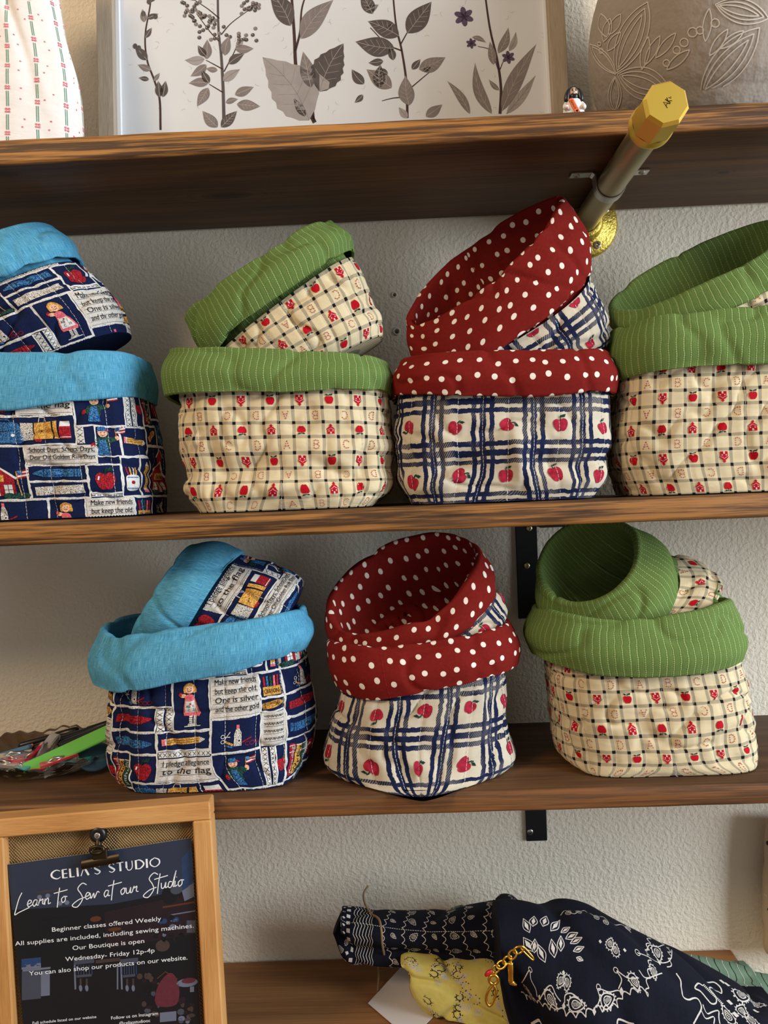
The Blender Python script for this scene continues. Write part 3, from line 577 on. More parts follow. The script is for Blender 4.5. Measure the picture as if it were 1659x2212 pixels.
def school_tile():
    p = Print(); TW, TH = 130.0, 124.0
    Y = lambda y: TH-y                      # design rows run downwards
    def R(x0, y0, x1, y1, fn=None, frame=True):
        if frame: pn_frame(p, x0+.3, Y(y1)+.3, x1-.3, Y(y0)-.3)
        if fn: fn((x0+x1)/2, (Y(y0)+Y(y1))/2)
    R(0, 0, 52, 18, lambda x, y: pn_glue(p, x-4, y+.5)); R(0, 18, 40, 34, lambda x, y: pn_crayon(p, x, y, 33, 'print_red', 0.02, 'Red')); pn_ladder(p, 40, Y(34), 46, Y(18)); pn_ladder(p, 46.6, Y(34), 52, Y(18))
    R(52, 0, 78, 34, lambda x, y: pn_girl(p, x-1, y-.5)); pn_paper(p, 78, Y(28), 112, Y(0), ['Make new friends', 'but keep the old.', 'One is silver', 'and the other gold']); R(112, 0, 130, 18, lambda x, y: (p.rect(x-6.5, y-7.5, x+6.5, y-1.5, 'print_tan', 1), p.text('CRAYONS', x, y-6, 4.2, 'print_black', 3, align='c', fit=11.5), [p.stroke([(x-5+i*2.4, y-1.5), (x-5.3+i*2.6, y+6)], 1.5, c, 1) for i, c in enumerate(('print_red', 'print_blue', 'print_green', 'print_pink', 'print_red'))]))
    R(112, 18, 130, 28, lambda x, y: pn_crayon(p, x, y, 15, 'print_tan', 0.15)); R(0, 34, 40, 48, lambda x, y: pn_crayon(p, x, y, 33, 'print_blue', 0.0, 'Blue')); R(40, 34, 78, 46, lambda x, y: pn_pencil(p, x, y, 31, 0.03)); pn_ladder(p, 40, Y(51), 78, Y(46))
    R(78, 28, 112, 50, lambda x, y: pn_glue(p, x+1, y)); pn_paper(p, 112, Y(50), 130, Y(28), [None]*4)
    R(0, 48, 18, 74, lambda x, y: pn_books(p, x-9, y-13, 26)); R(18, 48, 40, 68, lambda x, y: p.put(apple(6.6, 'print_red', shine=True), x, y-1.4)); pn_paper(p, 40, Y(68), 78, Y(51), ['I pledge allegiance', 'to the flag']); R(78, 50, 112, 76, lambda x, y: pn_boy(p, x-3, y-1))
    pn_ladder(p, 112, Y(76), 117, Y(50)); pn_ladder(p, 117.5, Y(76), 121.5, Y(50)); R(121.5, 50, 130, 76, lambda x, y: p.put(apple(3.6, 'print_red'), x, y)); R(18, 68, 78, 88, lambda x, y: pn_lunch(p, x-29, y-9)); R(0, 74, 18, 88, lambda x, y: pn_pencil(p, x, y, 14, .5))
    R(0, 88, 42, 124, lambda x, y: pn_school(p, x-20, y-18)); pn_paper(p, 42, Y(101), 90, Y(88), ['School Days, School Days,', 'Dear Old Golden Rule Days']); R(42, 101, 82, 112, lambda x, y: pn_crayon(p, x, y, 33, 'print_blue', math.pi)); R(42, 112, 82, 124, lambda x, y: pn_ruler(p, x, y, 33, .04))
    R(82, 101, 104, 121, lambda x, y: p.put(apple(6.4, 'print_red', shine=True), x, y-1)); pn_ladder(p, 82, Y(124), 104, Y(121)); R(104, 96, 119, 124, lambda x, y: pn_cup(p, x, y-2)); R(90, 76, 106, 96, lambda x, y: pn_boy(p, x-3, y)); R(106, 76, 130, 96, lambda x, y: pn_pencil(p, x, y, 19, -.1)); R(119, 96, 130, 124, lambda x, y: pn_pencil(p, x, y, 22, 1.5)); pn_ladder(p, 78, Y(88), 84, Y(76))
    return p, TW, TH
SCHOOL, S_TW, S_TH = school_tile(); S_K = 1.28; S_TW *= S_K; S_TH *= S_K
def print_school(u0, v0, umax, vmax):
    p = Print()
    for i in range(-3, 4):
        for j in range(-2, 4):
            x, y = i*S_TW+u0, j*S_TH+v0
            if x > umax/2+5 or x+S_TW < -umax/2-5 or y > vmax+5 or y+S_TH < -5: continue
            p.put(SCHOOL, x, y, S_K)
    return p
# ------------------------------------------------------------------ fabric bins
FAB = {'check': ('check_cotton', 'green_rib_knit', print_check, 24.0), 'plaid': ('plaid_cotton', 'dotted_red_cotton', print_plaid, 21.5), 'school': ('navy_twill', 'blue_slub_cotton', print_school, 26.0)}
BINS = 'nested fabric storage bins on the shelves'
def dents_disp(UU, VV, dents):
    d = np.zeros_like(UU)
    for (u, v, ru, rv, dep, ang) in dents:
        c, s_ = math.cos(ang), math.sin(ang); x = (UU-u)*c+(VV-v)*s_; y = -(UU-u)*s_+(VV-v)*c
        d += dep*np.exp(-(x/ru)**2-(y/rv)**2)
    return d/1000.0
def fabric_bin(label, fab, Yc, body, cuff, zfloor=None, alpha=0.0, nexp=3.0, uoff=(0, 0), seed=1, noise=0.0034, cnoise=0.0024, dents=(), hemf=(), rimf=(), roll=0.0042, bulge=0.0014, cseam=None, slump=0.0):
    bm_, cm_, pf, quilt = FAB[fab]; NU, NV = 220, 64
    P, per, s, X, Yv, R = loft(body, NU, NV, Yc, alpha, nexp, zfloor)
    UU, VV = np.meshgrid(np.linspace(-per/2, per/2, NU+1), s)
    N = gnormals(P, False); N[:, 0] = N[:, -1] = (N[:, 0]+N[:, -1])/np.maximum(np.linalg.norm(N[:, 0]+N[:, -1], axis=1, keepdims=True), 1e-9)
    w = np.clip(VV/14.0, 0, 1)*np.clip((s[-1]-VV)/10.0+0.15, 0, 1)
    q = ((UU/quilt+0.5) % 1.0-0.5)*quilt
    d = hash_noise(P, seed, 55.0, 3)*noise+hash_noise(P*np.array([1, 1, 1.6]), seed+50, 170.0, 2)*noise*0.30-0.0011*np.exp(-(q/1.7)**2)
    k = np.abs(hash_noise(P, seed+9, 75.0, 2)); d -= 0.9*noise*np.exp(-(k/0.09)**2)        # sharp creases
    d += dents_disp(UU, VV, dents)*1.9
    if slump: d += slump*np.sin(VV/7.5+2.2*hash_noise(P*np.array([1, 1, .3]), seed+71, 30.0, 2))*np.exp(-((VV-s[-1]*0.30)/(s[-1]*0.24))**2)*(0.35+0.65*np.clip(hash_noise(P*np.array([1, 1, .2]), seed+72, 22.0, 2)+0.5, 0, 1))
    if zfloor is not None: d = d+0.003*np.clip(1-VV/20.0, 0, 1)*hash_noise(P, seed+3, 60.0, 2)*np.clip(VV/3.0, 0, 1)
    P = P+N*(d*w)[..., None]; P[:, -1] = P[:, 0]
    if zfloor is not None: P[..., 2] = np.maximum(P[..., 2], zfloor+0.0004)
    root = empty('fabric_bin', P[0].mean(0), label, 'fabric bin', BINS); org = np.array(root.location)
    mb = MB(); uvg = np.stack([UU+uoff[0]*0, VV], 2); mb.add(P.reshape(-1, 3), gridmesh(P, False), bm_, uvg.reshape(-1, 2))
    c0 = P[0].mean(0); cap = np.stack([c0+(P[0]-c0)*t for t in (0.001, 0.3, 0.6, 0.85, 1.0)]); cuv = np.stack([np.broadcast_to(UU[0], (5, NU+1)), np.broadcast_to(np.array([-30, -20, -12, -5, 0.])[:, None], (5, NU+1))], 2)
    mb.add(cap.reshape(-1, 3), gridmesh(cap, False), bm_, cuv.reshape(-1, 2))
    su = Surf(P, -per/2, per/NU, s, False)
    pr = pf(uoff[0], uoff[1], per, s[-1])
    for i in range(-int(per/quilt/2), int(per/quilt/2)+1): pr.dashes([(i*quilt+0.25*math.sin(y), y) for y in np.arange(1, s[-1], 3.5)], 0.36, 2.3, 0.8, 'stitch_thread' if fab != 'check' else 'print_ivory', 5)
    if fab == 'plaid': pr = pr
    pr.apply(mb, su, 1.7 if fab == 'school' else 2.2, clip=(-per/2, per/2, 0.8, s[-1]-1), step=0.00017); mb.build('body', root, org)
    # cuff: hem -> up the outside -> rolled rim -> lining down the inside
    NO = 26; O, per2, s2, X2, Y2, R2 = loft(cuff, NU, NO, Yc, alpha, nexp-0.3)
    t = np.linspace(0, 1, NO)[:, None]; front = np.clip(-Y2[None, :]*1.4+0.25, 0, 1); C = O.mean(1, keepdims=True); AX = O[-1].mean(0)-O[0].mean(0); AX /= np.linalg.norm(AX)
    hz = np.interp(X2, [h[0] for h in hemf], [h[1] for h in hemf])/1000.0 if len(hemf) else np.zeros(NU+1)
    rz = np.interp(X2, [h[0] for h in rimf], [h[1] for h in rimf])/1000.0 if len(rimf) else np.zeros(NU+1)
    sk = np.ones(9)/9.0; hz = np.convolve(np.pad(hz, 4, mode='wrap'), sk, 'valid'); rz = np.convolve(np.pad(rz, 4, mode='wrap'), sk, 'valid')
    O = O+(((1-t)*hz[None, :]+t*rz[None, :])*front)[..., None]*AX
    No = gnormals(O, False); O = O+No*(bulge*np.sin(np.pi*np.clip(t*0.85+0.12, 0, 1)))[..., None]
    h0 = O[0]-No[0]*0.0035; h1 = O[0]-No[0]*0.0012-AX*0.001                                     # turned-under hem
    Q = O[-1]; tan = np.gradient(Q, axis=0); tan[0] = tan[-1] = Q[1]-Q[-2]; nin = np.cross(AX, tan); nin /= np.maximum(np.linalg.norm(nin, axis=1, keepdims=True), 1e-9)
    if np.dot(nin[NU//2], Q.mean(0)-Q[NU//2]) < 0: nin = -nin
    arcs = [Q+nin*(roll*(1-math.cos(a_)))+AX*(roll*math.sin(a_)) for a_ in np.linspace(0, math.pi, 9)[1:]]
    inner = []; top = arcs[-1]; NI = 26
    Nb = gnormals(P, False); Bin = P-Nb*0.0045
    for j in range(1, NI+1):
        f = j/NI; row = Bin[int(round((NV-1)*(1-f)+2*f))]; wgt = min(1.0, f*2.2); wgt = wgt*wgt*(3-2*wgt)
        inner.append((top-AX*(f*np.linalg.norm(P[-1].mean(0)-P[0].mean(0))*0.9))*(1-wgt)+row*wgt)
    G = np.concatenate([np.stack([h0, h1]), O, np.stack(arcs), np.stack(inner)]); n_out = 2+NO+len(arcs)
    amp = np.concatenate([np.full(n_out, 1.0), np.clip(np.linspace(1.0, -1.2, NI), 0, 1)])[:, None]
    Ng = gnormals(G, False); dc = hash_noise(G, seed+21, 42.0, 3)*cnoise+hash_noise(G, seed+33, 120.0, 2)*cnoise*0.25
    kk = np.abs(hash_noise(G, seed+40, 48.0, 2)); dc -= 0.8*cnoise*np.exp(-(kk/0.08)**2)
    G = G+Ng*(dc*amp)[..., None]; G[:, -1] = G[:, 0]
    cc = G[-1].mean(0); G = np.concatenate([G, np.stack([cc+(G[-1]-cc)*q_ for q_ in (0.7, 0.4, 0.001)])])
    vv = np.concatenate([[0], np.cumsum(np.linalg.norm(np.diff(G, axis=0), axis=2).mean(1))])*1000
    UU2, VV2 = np.meshgrid(np.linspace(-per2/2, per2/2, NU+1)+seed*37.0, vv)
    if zfloor is not None: G[..., 2] = np.maximum(G[..., 2], zfloor+0.002)
    mc = MB(); mc.add(G.reshape(-1, 3), gridmesh(G, False), cm_, np.stack([UU2, VV2], 2).reshape(-1, 2))
    if cseam is not None:
        sc_ = Surf(G, -per2/2, per2/NU, vv, False); q_ = Print(); q_.stroke([(cseam, y) for y in np.linspace(3, 55, 20)], 0.45, 'print_red', 0); q_.apply(mc, sc_)
    mc.build('cuff', root, org); return root
# ------------------------------------------------------------------ the setting
DS = 0.184                                   # shelf depth
Z_TT, Z_TB, Z_MT, Z_MB, Z_LT, Z_LB, Z_TAB, Z_FL = 0.3032, 0.2828, -0.0150, -0.0353, -0.2572, -0.2752, -0.5098, -1.25
WALL = o = box('wall_back', (-2.2, 0.0, Z_FL), (2.2, 0.1, 1.5), 'painted_wall'); tag(o, 'off-white painted wall with orange-peel texture', None, kind='structure')
o = box('floor', (-2.2, -2.6, Z_FL-0.05), (2.2, 0.0, Z_FL), 'floor_boards'); tag(o, 'brown floor under the table', None, kind='structure')
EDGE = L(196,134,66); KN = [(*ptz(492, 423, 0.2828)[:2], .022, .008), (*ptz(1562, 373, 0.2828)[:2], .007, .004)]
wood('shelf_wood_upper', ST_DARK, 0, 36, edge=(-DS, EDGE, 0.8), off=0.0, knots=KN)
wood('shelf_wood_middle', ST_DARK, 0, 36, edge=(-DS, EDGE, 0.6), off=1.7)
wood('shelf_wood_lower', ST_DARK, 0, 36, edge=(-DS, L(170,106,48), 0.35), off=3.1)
wood('table_wood', ST_MID, 0, 22, off=5.0); wood('sign_wood', ST_FRAME, 0, 24, off=2.0); wood('sign_wood_upright', ST_FRAME, 2, 24, off=2.4)
wood('grey_wood', ST_GREY, 2, 60, 0.7, off=4.0); wood('grey_wood_flat', ST_GREY, 0, 60, 0.7, off=4.4)
def plank(name, z0, z1, mat, label, seed, x0=-0.95, x1=0.95, y0=-DS, yb=0.0):
    # a board with slightly uneven, rounded front arris
    nx = 160; xs = np.linspace(x0, x1, nx); prof = [(yb, z0), (y0+0.003, z0), (y0+0.0008, z0+0.0008), (y0, z0+0.003), (y0, (z0+z1)/2), (y0, z1-0.003), (y0+0.0008, z1-0.0008), (y0+0.003, z1), (yb, z1)]
    P = np.zeros((len(prof), nx, 3))
    for j, (y, z) in enumerate(prof):
        q = np.stack([xs, np.full(nx, y), np.full(nx, z)], 1); w = 1.0 if j not in (0, 8) else 0.0
        q[:, 1] += w*0.0009*hash_noise(q*np.array([1, 0, 3]), seed+j, 40.0, 3); q[:, 2] += w*0.0005*hash_noise(q*np.array([1, 0, 0]), seed+20+j, 60.0, 3)*(1 if j < 4 else -1 if j > 4 else 0); P[j] = q
    mb = MB(); mb.add(P.reshape(-1, 3), [f[::-1] for f in gridmesh(P[::-1], False)], mat)
    mb.add(np.array([P[0, 0], P[0, -1], P[8, -1], P[8, 0]]), [(0, 1, 2, 3)], mat, smooth=False)
    for e in (0, -1): mb.add(P[:, e], [tuple(range(9)) if e == 0 else tuple(range(9))[::-1]], mat, smooth=False)
    return tag(mb.build(name), label, 'shelf')
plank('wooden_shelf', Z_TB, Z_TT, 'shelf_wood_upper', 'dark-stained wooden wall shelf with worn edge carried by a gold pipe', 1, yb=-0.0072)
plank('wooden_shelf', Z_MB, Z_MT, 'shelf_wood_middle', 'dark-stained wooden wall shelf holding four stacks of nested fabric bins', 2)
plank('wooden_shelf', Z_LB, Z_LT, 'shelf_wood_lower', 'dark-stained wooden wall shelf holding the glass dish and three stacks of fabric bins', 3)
XT = pt(1577, 2049, 0)[0]
t = empty('wooden_table', (0, -0.2, Z_FL), 'honey brown wooden table against the wall under the shelves', 'table')
def part(mb, name, parent): return mb.build(name, parent, tuple(parent.location))
part(box_mb(MB(), (-1.0, -0.42, Z_TAB-0.022), (XT, -0.002, Z_TAB), 'table_wood', 0.0015), 'table_top', t)
for sx in (-0.95, XT-0.09):
    for sy in (-0.39, -0.06): part(box_mb(MB(), (sx, sy-0.02, Z_FL), (sx+0.045, sy+0.02, Z_TAB-0.022), 'table_wood', 0.002), 'leg', t)
# ------------------------------------------------------------------ shelf brackets
def screw_mb(mb, c, n, r, mat):             # domed head with a real cross-shaped recess
    n = np.asarray(n, float); A, B, D = frame_of(n); c = np.asarray(c, float); th = np.arange(64)*2*math.pi/64; rows = []
    for f in (1.0, 1.001, 0.97, 0.85, 0.72, 0.60, 0.57, 0.50, 0.40, 0.30, 0.22, 0.17, 0.14, 0.07, 0.001):
        x, y = f*r*np.cos(th), f*r*np.sin(th); h = -0.0004 if f == 1.0 else 0.0003+0.0010*math.sqrt(max(0.0, 1-min(f, 1.0)**2))
        cut = ((np.abs(x) < 0.16*r) | (np.abs(y) < 0.16*r)) & (f < 0.58)
        rows.append(c+A*x[:, None]+B*y[:, None]+D*np.where(cut, h-0.42*r, h)[:, None])
    P = np.stack(rows); mb.add(P.reshape(-1, 3), gridmesh(P), mat, smooth=False); return mb
pip = np.array([pt(1317, 412, -0.106)[0], 0.0, Z_TB-0.0123]); XP = pip[0]; ZP = pip[2]
br = empty('pipe_bracket', (XP, 0, ZP), 'gold pipe shelf bracket with octagonal cap and round wall flange', 'bracket')
dY = (0, -1, 0)
part(lathe_mb(MB(), pip, dY, [(0.0123, 0.004), (0.0123, 0.229)], 'champagne_pipe', 48), 'pipe', br)
rf = pt(1333, 500, 0)[0]-XP
fl = part(lathe_mb(MB(), pip, dY, [(0.0001, 0.0008), (rf*0.97, 0.0008), (rf, 0.0022), (rf*0.985, 0.0042), (rf*0.9, 0.0058), (0.021, 0.0066), (0.0188, 0.0085), (0.0178, 0.0145), (0.0165, 0.0158), (0.0128, 0.016)], 'hammered_gold', 64), 'flange', br)
sp = pt(1290, 529, -0.0062); q = sp-pip
for k in range(4):
    c, s_ = math.cos(k*math.pi/2), math.sin(k*math.pi/2); so = screw_mb(MB(), (XP+q[0]*c-q[2]*s_, -0.0064, ZP+q[0]*s_+q[2]*c), dY, 0.0040, 'screw_steel').build('screw', fl, tuple(br.location))
cap = MB(); lathe_mb(cap, pip+[0, -0.2185, 0], dY, [(0.0124, 0.0), (0.0160, 0.0), (0.0172, 0.0025), (0.0172, 0.007), (0.0160, 0.010), (0.0160, 0.0105)], 'brushed_gold', 40)
th8 = np.arange(8)*math.pi/4+math.pi/8+0.18; ro = 0.0170
def octo(r, y): return np.stack([XP+r*np.cos(th8), np.full(8, y), ZP+r*np.sin(th8)], 1)
rows8 = [octo(0.0168, -0.2285), octo(ro, -0.2295), octo(ro, -0.2555), octo(ro-0.0022, -0.2585)]
V8 = np.vstack(rows8); f8 = [tuple([j*8+i, j*8+(i+1) % 8, (j+1)*8+(i+1) % 8, (j+1)*8+i]) for j in range(3) for i in range(8)]+[tuple(range(24, 32))]
cap.add(V8, f8, 'brushed_gold', smooth=False)
cp = Print(); cp.stroke([(-4, -3), (-1.5, 3), (0.4, -3)], 0.7, 'antique_brass', 0).stroke([(-3.2, -0.8), (-0.2, -0.8)], 0.6, 'antique_brass', 0).stroke([(1.4, 3), (1.2, -3)], 0.7, 'antique_brass', 0).stroke([(3.4, 2.6), (1.4, 0), (3.6, -2.8)], 0.7, 'antique_brass', 0).stroke([(4.4, 1.4), (4.9, -1), (6.2, 0.2)], 0.5, 'antique_brass', 0)
ca, sa = math.cos(0.95), math.sin(0.95); cp.apply(cap, Plane((XP, -0.25855, ZP), (ca*0.8, 0, sa*0.8), (-sa*0.8, 0, ca*0.8)), 9, base=0.00012); part(cap, 'end_cap', br)
st = MB(); YS = -0.106; r1 = 0.0134; half = 0.0052
path = [(-0.0355, Z_TB-0.0012-ZP), (-0.0165, Z_TB-0.0012-ZP), (-r1-0.0006, 0.009)]+[(r1*math.cos(a_), r1*math.sin(a_)) for a_ in np.linspace(math.pi, 2*math.pi, 18)]+[(r1+0.0006, 0.009), (0.0165, Z_TB-0.0012-ZP), (0.0355, Z_TB-0.0012-ZP)]
path = np.array(path); tn = np.gradient(path, axis=0); tn /= np.linalg.norm(tn, axis=1, keepdims=True); nn = np.stack([-tn[:, 1], tn[:, 0]], 1)*0.0006
G = np.stack([np.stack([XP+(path+nn*s_)[:, 0], np.full(len(path), YS+y_), ZP+(path+nn*s_)[:, 1]], 1) for s_, y_ in ((-1, -half), (-1, half), (1, half), (1, -half), (-1, -half))])
st.add(G.reshape(-1, 3), gridmesh(G, False), 'zinc_steel', smooth=False); so_ = part(st, 'strap', br)
for sx in (-0.0300, 0.0300): screw_mb(MB(), (XP+sx, YS, Z_TB-0.0019), (0, 0, -1), 0.0032, 'screw_steel').build('screw', so_, tuple(br.location))
def l_bracket(px0, px1, ybot, zt, label, spots):
    x0, x1 = pt(px0, 1300, 0)[0], pt(px1, 1300, 0)[0]; zb = pt((px0+px1)/2, ybot, -0.004)[2]
    b = empty('shelf_bracket', ((x0+x1)/2, 0, zb), label, 'bracket', 'black steel shelf brackets'); mb = MB()
    part(box_mb(MB(), (x0, -0.0035, zb), (x1, 0.0, zt-0.0002), 'black_paint', 0.0006), 'wall_leg', b); part(box_mb(MB(), (x0, -0.15, zt-0.0035), (x1, -0.0036, zt-0.0002), 'black_paint', 0.0006), 'shelf_leg', b)
    for s_ in spots: part(screw_mb(MB(), pt(*s_[:2], -0.0036), dY, 0.0032, s_[2]), 'screw', b)
l_bracket(1118, 1164, 1336, Z_MB, 'black steel bracket with brass screws under the shelf with four bin stacks', [(1143, 1141, 'screw_brass'), (1138, 1222, 'screw_brass')])
l_bracket(1119, 1164, 1818, Z_LB, 'black steel bracket with one silver screw under the shelf with the glass dish', [(1145, 1797, 'zinc_steel')])
for x, y, r, lab in ((852, 637, 0.0032, 'pale plastic wall anchor with dark hole, the upper of two in the wall'), (857, 716, 0.0042, 'wall anchor with cracked paint ring, the lower of two in the wall')):
    c = pt(x, y, 0); cut = lathe_mb(MB(), c, dY, [(0.00001, -0.036), (r*0.80, -0.036), (r*0.80, 0.01), (0.00001, 0.01)], 'painted_wall', 24).build('hole_cutter')
    md = WALL.modifiers.new('hole', 'BOOLEAN'); md.object = cut; md.operation = 'DIFFERENCE'; md.solver = 'EXACT'; bpy.context.view_layer.update()
    me = bpy.data.meshes.new_from_object(WALL.evaluated_get(bpy.context.evaluated_depsgraph_get())); WALL.modifiers.clear(); WALL.data = me; bpy.data.objects.remove(cut, do_unlink=True)
    mb = MB(); lathe_mb(mb, c, dY, [(r*0.74, 0.0002), (r, 0.0002), (r, 0.0008), (r*0.66, 0.0012), (r*0.58, 0.0002), (r*0.56, -0.034), (0.00001, -0.034)], 'anchor_plastic', 24)
    lathe_mb(mb, c, dY, [(0.00001, -0.0345), (r*0.74, -0.0345), (r*0.74, 0.0002)], 'anchor_plastic', 24)
    tag(mb.build('wall_anchor', None, tuple(c)), lab, 'wall anchor', 'wall anchors')
# ------------------------------------------------------------------ fabric bins, upper row
ZS = Z_MT+0.0006
fabric_bin('navy school-print bin with light blue cuff showing a red schoolhouse, upright on the shelf', 'school', -0.108, [((-95,1110),(345,1092),.058,0,3.4), ((-115,1030),(344,1020),.062), ((-122,930),(328,915),.062), ((-120,840),(312,828),.058)],
    [((-145,905),(325,868),.066), ((-142,845),(323,825),.066), ((-135,795),(315,785),.060)], zfloor=ZS, uoff=(-48, 18), seed=11, nexp=3.3, hemf=[(-1, -4), (0, -6), (0.5, -3), (1, 2)], rimf=[(-1, -2), (-0.3, 0), (0.2, -2), (1, 0)])
fabric_bin('navy school-print bin with light blue cuff, tipped inside the schoolhouse bin', 'school', -0.105, [((-40,858),(278,722),.036,0,2.6), ((-85,812),(262,668),.045), ((-130,765),(215,610),.046), ((-165,735),(175,572),.044)],
    [((-190,748),(172,560),.050), ((-215,710),(150,522),.052), ((-235,672),(112,492),.046)], uoff=(-40, 45), seed=12, nexp=2.6, alpha=0.05)
fabric_bin('cream check bin with green ribbed cuff, upright between blue and red cuffed bins', 'check', -0.112, [((450,1100),(808,1090),.057,0,5), ((416,1050),(848,1040),.062), ((406,950),(845,945),.060), ((400,830),(836,826),.056)],
    [((372,868),(846,858),.065), ((366,825),(848,822),.066), ((374,782),(840,790),.058)], zfloor=ZS, uoff=(1, 2), seed=13, nexp=3.6, noise=.0030, slump=.0034, dents=[(-30, 40, 26, 7, -4, .4), (45, 35, 24, 6, -4, -.5), (5, 22, 40, 6, 3, 0.1), (-58, 45, 8, 24, -3.5, .2), (72, 42, 7, 20, -3, -.3)], hemf=[(-1, 2), (0, -2), (1, 2)], rimf=[(-1, 4), (0, -1), (1, -2)])
fabric_bin('cream check bin with green ribbed cuff, tipped on its side in the matching bin', 'check', -0.112, [((560,872),(828,730),.034,0,2.6), ((535,845),(828,690),.043), ((500,812),(800,628),.045), ((470,782),(764,562),.042)],
    [((452,782),(766,546),.048), ((428,742),(758,512),.050), ((404,700),(722,484),.042)], uoff=(2, 1), seed=14, nexp=2.6, alpha=0.05, cnoise=.003)
fabric_bin('navy plaid apple bin with red dotted cuff, upright under the gold pipe', 'plaid', -0.112, [((888,1080),(1264,1068),.057,0,5), ((858,1030),(1298,1015),.062), ((852,945),(1306,935),.060), ((862,840),(1300,832),.056)],
    [((848,868),(1314,862),.065), ((845,830),(1315,826),.067), ((862,792),(1304,782),.058)], zfloor=ZS, uoff=(0, 0), seed=15, nexp=3.6, noise=.0028, slump=.0030, dents=[(-40, 38, 30, 7, -5, .5), (10, 36, 8, 24, 3.5, .2), (-60, 20, 22, 6, 3, .3), (45, 30, 30, 7, -3, -.2)], hemf=[(-1, 3), (-0.4, -3), (0.3, -3), (1, 3)], rimf=[(-1, 0), (0, -1), (1, 0)])
fabric_bin('navy plaid apple bin with wide open red dotted mouth, tipped under the gold pipe', 'plaid', -0.110, [((1060,862),(1308,742),.034,.2,2.6), ((1020,840),(1308,700),.042,.4), ((975,815),(1292,640),.046,.55), ((935,785),(1262,580),.046,.6)],
    [((905,800),(1264,566),.050,.55,2.3), ((884,752),(1262,508),.049,.56,1.9), ((878,700),(1220,432),.044,.60,1.6)], uoff=(3, 0), seed=16, nexp=2.3, cnoise=.0032, hemf=[(-1, -6), (0, 0), (1, 0)], rimf=[(-1, -8), (-0.5, -3), (0, 2), (1, 4)])
fabric_bin('cream check bin with green ribbed cuff, upright on the shelf beside the red dotted cuff', 'check', -0.108, [((1345,1052),(1770,1030),.058,0,4.0), ((1318,990),(1782,970),.060), ((1320,880),(1778,865),.059), ((1326,780),(1770,770),.055)],
    [((1316,822),(1792,798),.064), ((1312,765),(1795,745),.066), ((1322,716),(1785,698),.058)], zfloor=ZS, uoff=(0, 3), seed=17, nexp=4.0, hemf=[(-1, -4), (-0.6, 0), (0, 0), (1, 0)], rimf=[(-1, -6), (-0.7, -1), (0, 2), (1, 2)])
fabric_bin('cream check bin with green ribbed cuff and slit mouth, leaning beside the gold flange', 'check', -0.105, [((1480,865),(1745,742),.034,0,2.6), ((1440,820),(1745,680),.043), ((1410,775),(1742,610),.046), ((1400,750),(1735,575),.044)],
    [((1345,728),(1750,565),.050,.3), ((1325,705),(1735,525),.050,.38), ((1322,678),(1705,480),.046,.45)], uoff=(1, 2), seed=18, nexp=2.4, hemf=[(-1, 0), (0, 0), (1, 0)])
# ------------------------------------------------------------------ fabric bins, lower row
ZL = Z_LT+0.0006
fabric_bin('navy school-print bin with light blue cuff, upright beside the glass dish', 'school', -0.108, [((300,1690),(648,1665),.060,0,4.5), ((252,1625),(676,1600),.063), ((246,1520),(674,1490),.062), ((255,1410),(655,1385),.058)],
    [((214,1452),(664,1395),.068), ((206,1410),(674,1362),.070), ((226,1352),(660,1322),.062)], zfloor=ZL, uoff=(-86, -59), seed=21, nexp=2.8, cnoise=.003, hemf=[(-1, -2), (-0.6, -9), (0, -4), (0.6, 0), (1, 4)], rimf=[(-1, -2), (-0.7, -7), (0, -2), (1, 2)], dents=[(-70, 60, 8, 30, -4, .1), (60, 60, 7, 30, -2.5, -.1)])
fabric_bin('navy school-print bin with light blue cuff, lying sideways in the bin by the dish', 'school', -0.105, [((580,1425),(652,1270),.032,0,2.6), ((545,1428),(648,1248),.042), ((470,1420),(590,1218),.045), ((402,1400),(520,1200),.042)],
    [((382,1412),(522,1192),.046), ((335,1402),(472,1172),.047), ((298,1395),(418,1172),.040)], uoff=(-50, -20), seed=22, nexp=2.4)
fabric_bin('navy plaid apple bin with red dotted cuff, pointed corner over the shelf edge', 'plaid', -0.112, [((758,1672),(1060,1655),.090,0,1.45), ((700,1645),(1110,1635),.070,0,1.9), ((712,1570),(1092,1560),.060,0,2.6), ((738,1490),(1090,1470),.058,0,2.8), ((738,1420),(1086,1400),.056,0,2.8)],
    [((728,1472),(1116,1420),.062), ((714,1432),(1118,1385),.064), ((708,1388),(1102,1342),.056)], zfloor=ZL, uoff=(2, 0), seed=23, nexp=2.8, hemf=[(-1, 0), (-0.6, -8), (0, -4), (1, 0)], rimf=[(-1, 0), (0, -4), (1, 0)], cseam=-36)
fabric_bin('navy plaid apple bin with round open red dotted mouth, tipped in the pointed bin', 'plaid', -0.108, [((840,1460),(1085,1330),.034,.2,2.4), ((815,1440),(1095,1305),.042,.4), ((785,1420),(1078,1278),.046,.5), ((755,1400),(1058,1255),.047,.55)],
    [((722,1392),(1068,1262),.052,.6), ((706,1365),(1064,1228),.056,.65), ((706,1332),(1042,1188),.052,.72)], uoff=(5, 0), seed=24, nexp=2.2, cnoise=.0038, hemf=[(-1, -2), (0, -2), (1, 0)], rimf=[(-1, -4), (-0.3, -2), (0.4, 0), (1, 6)])
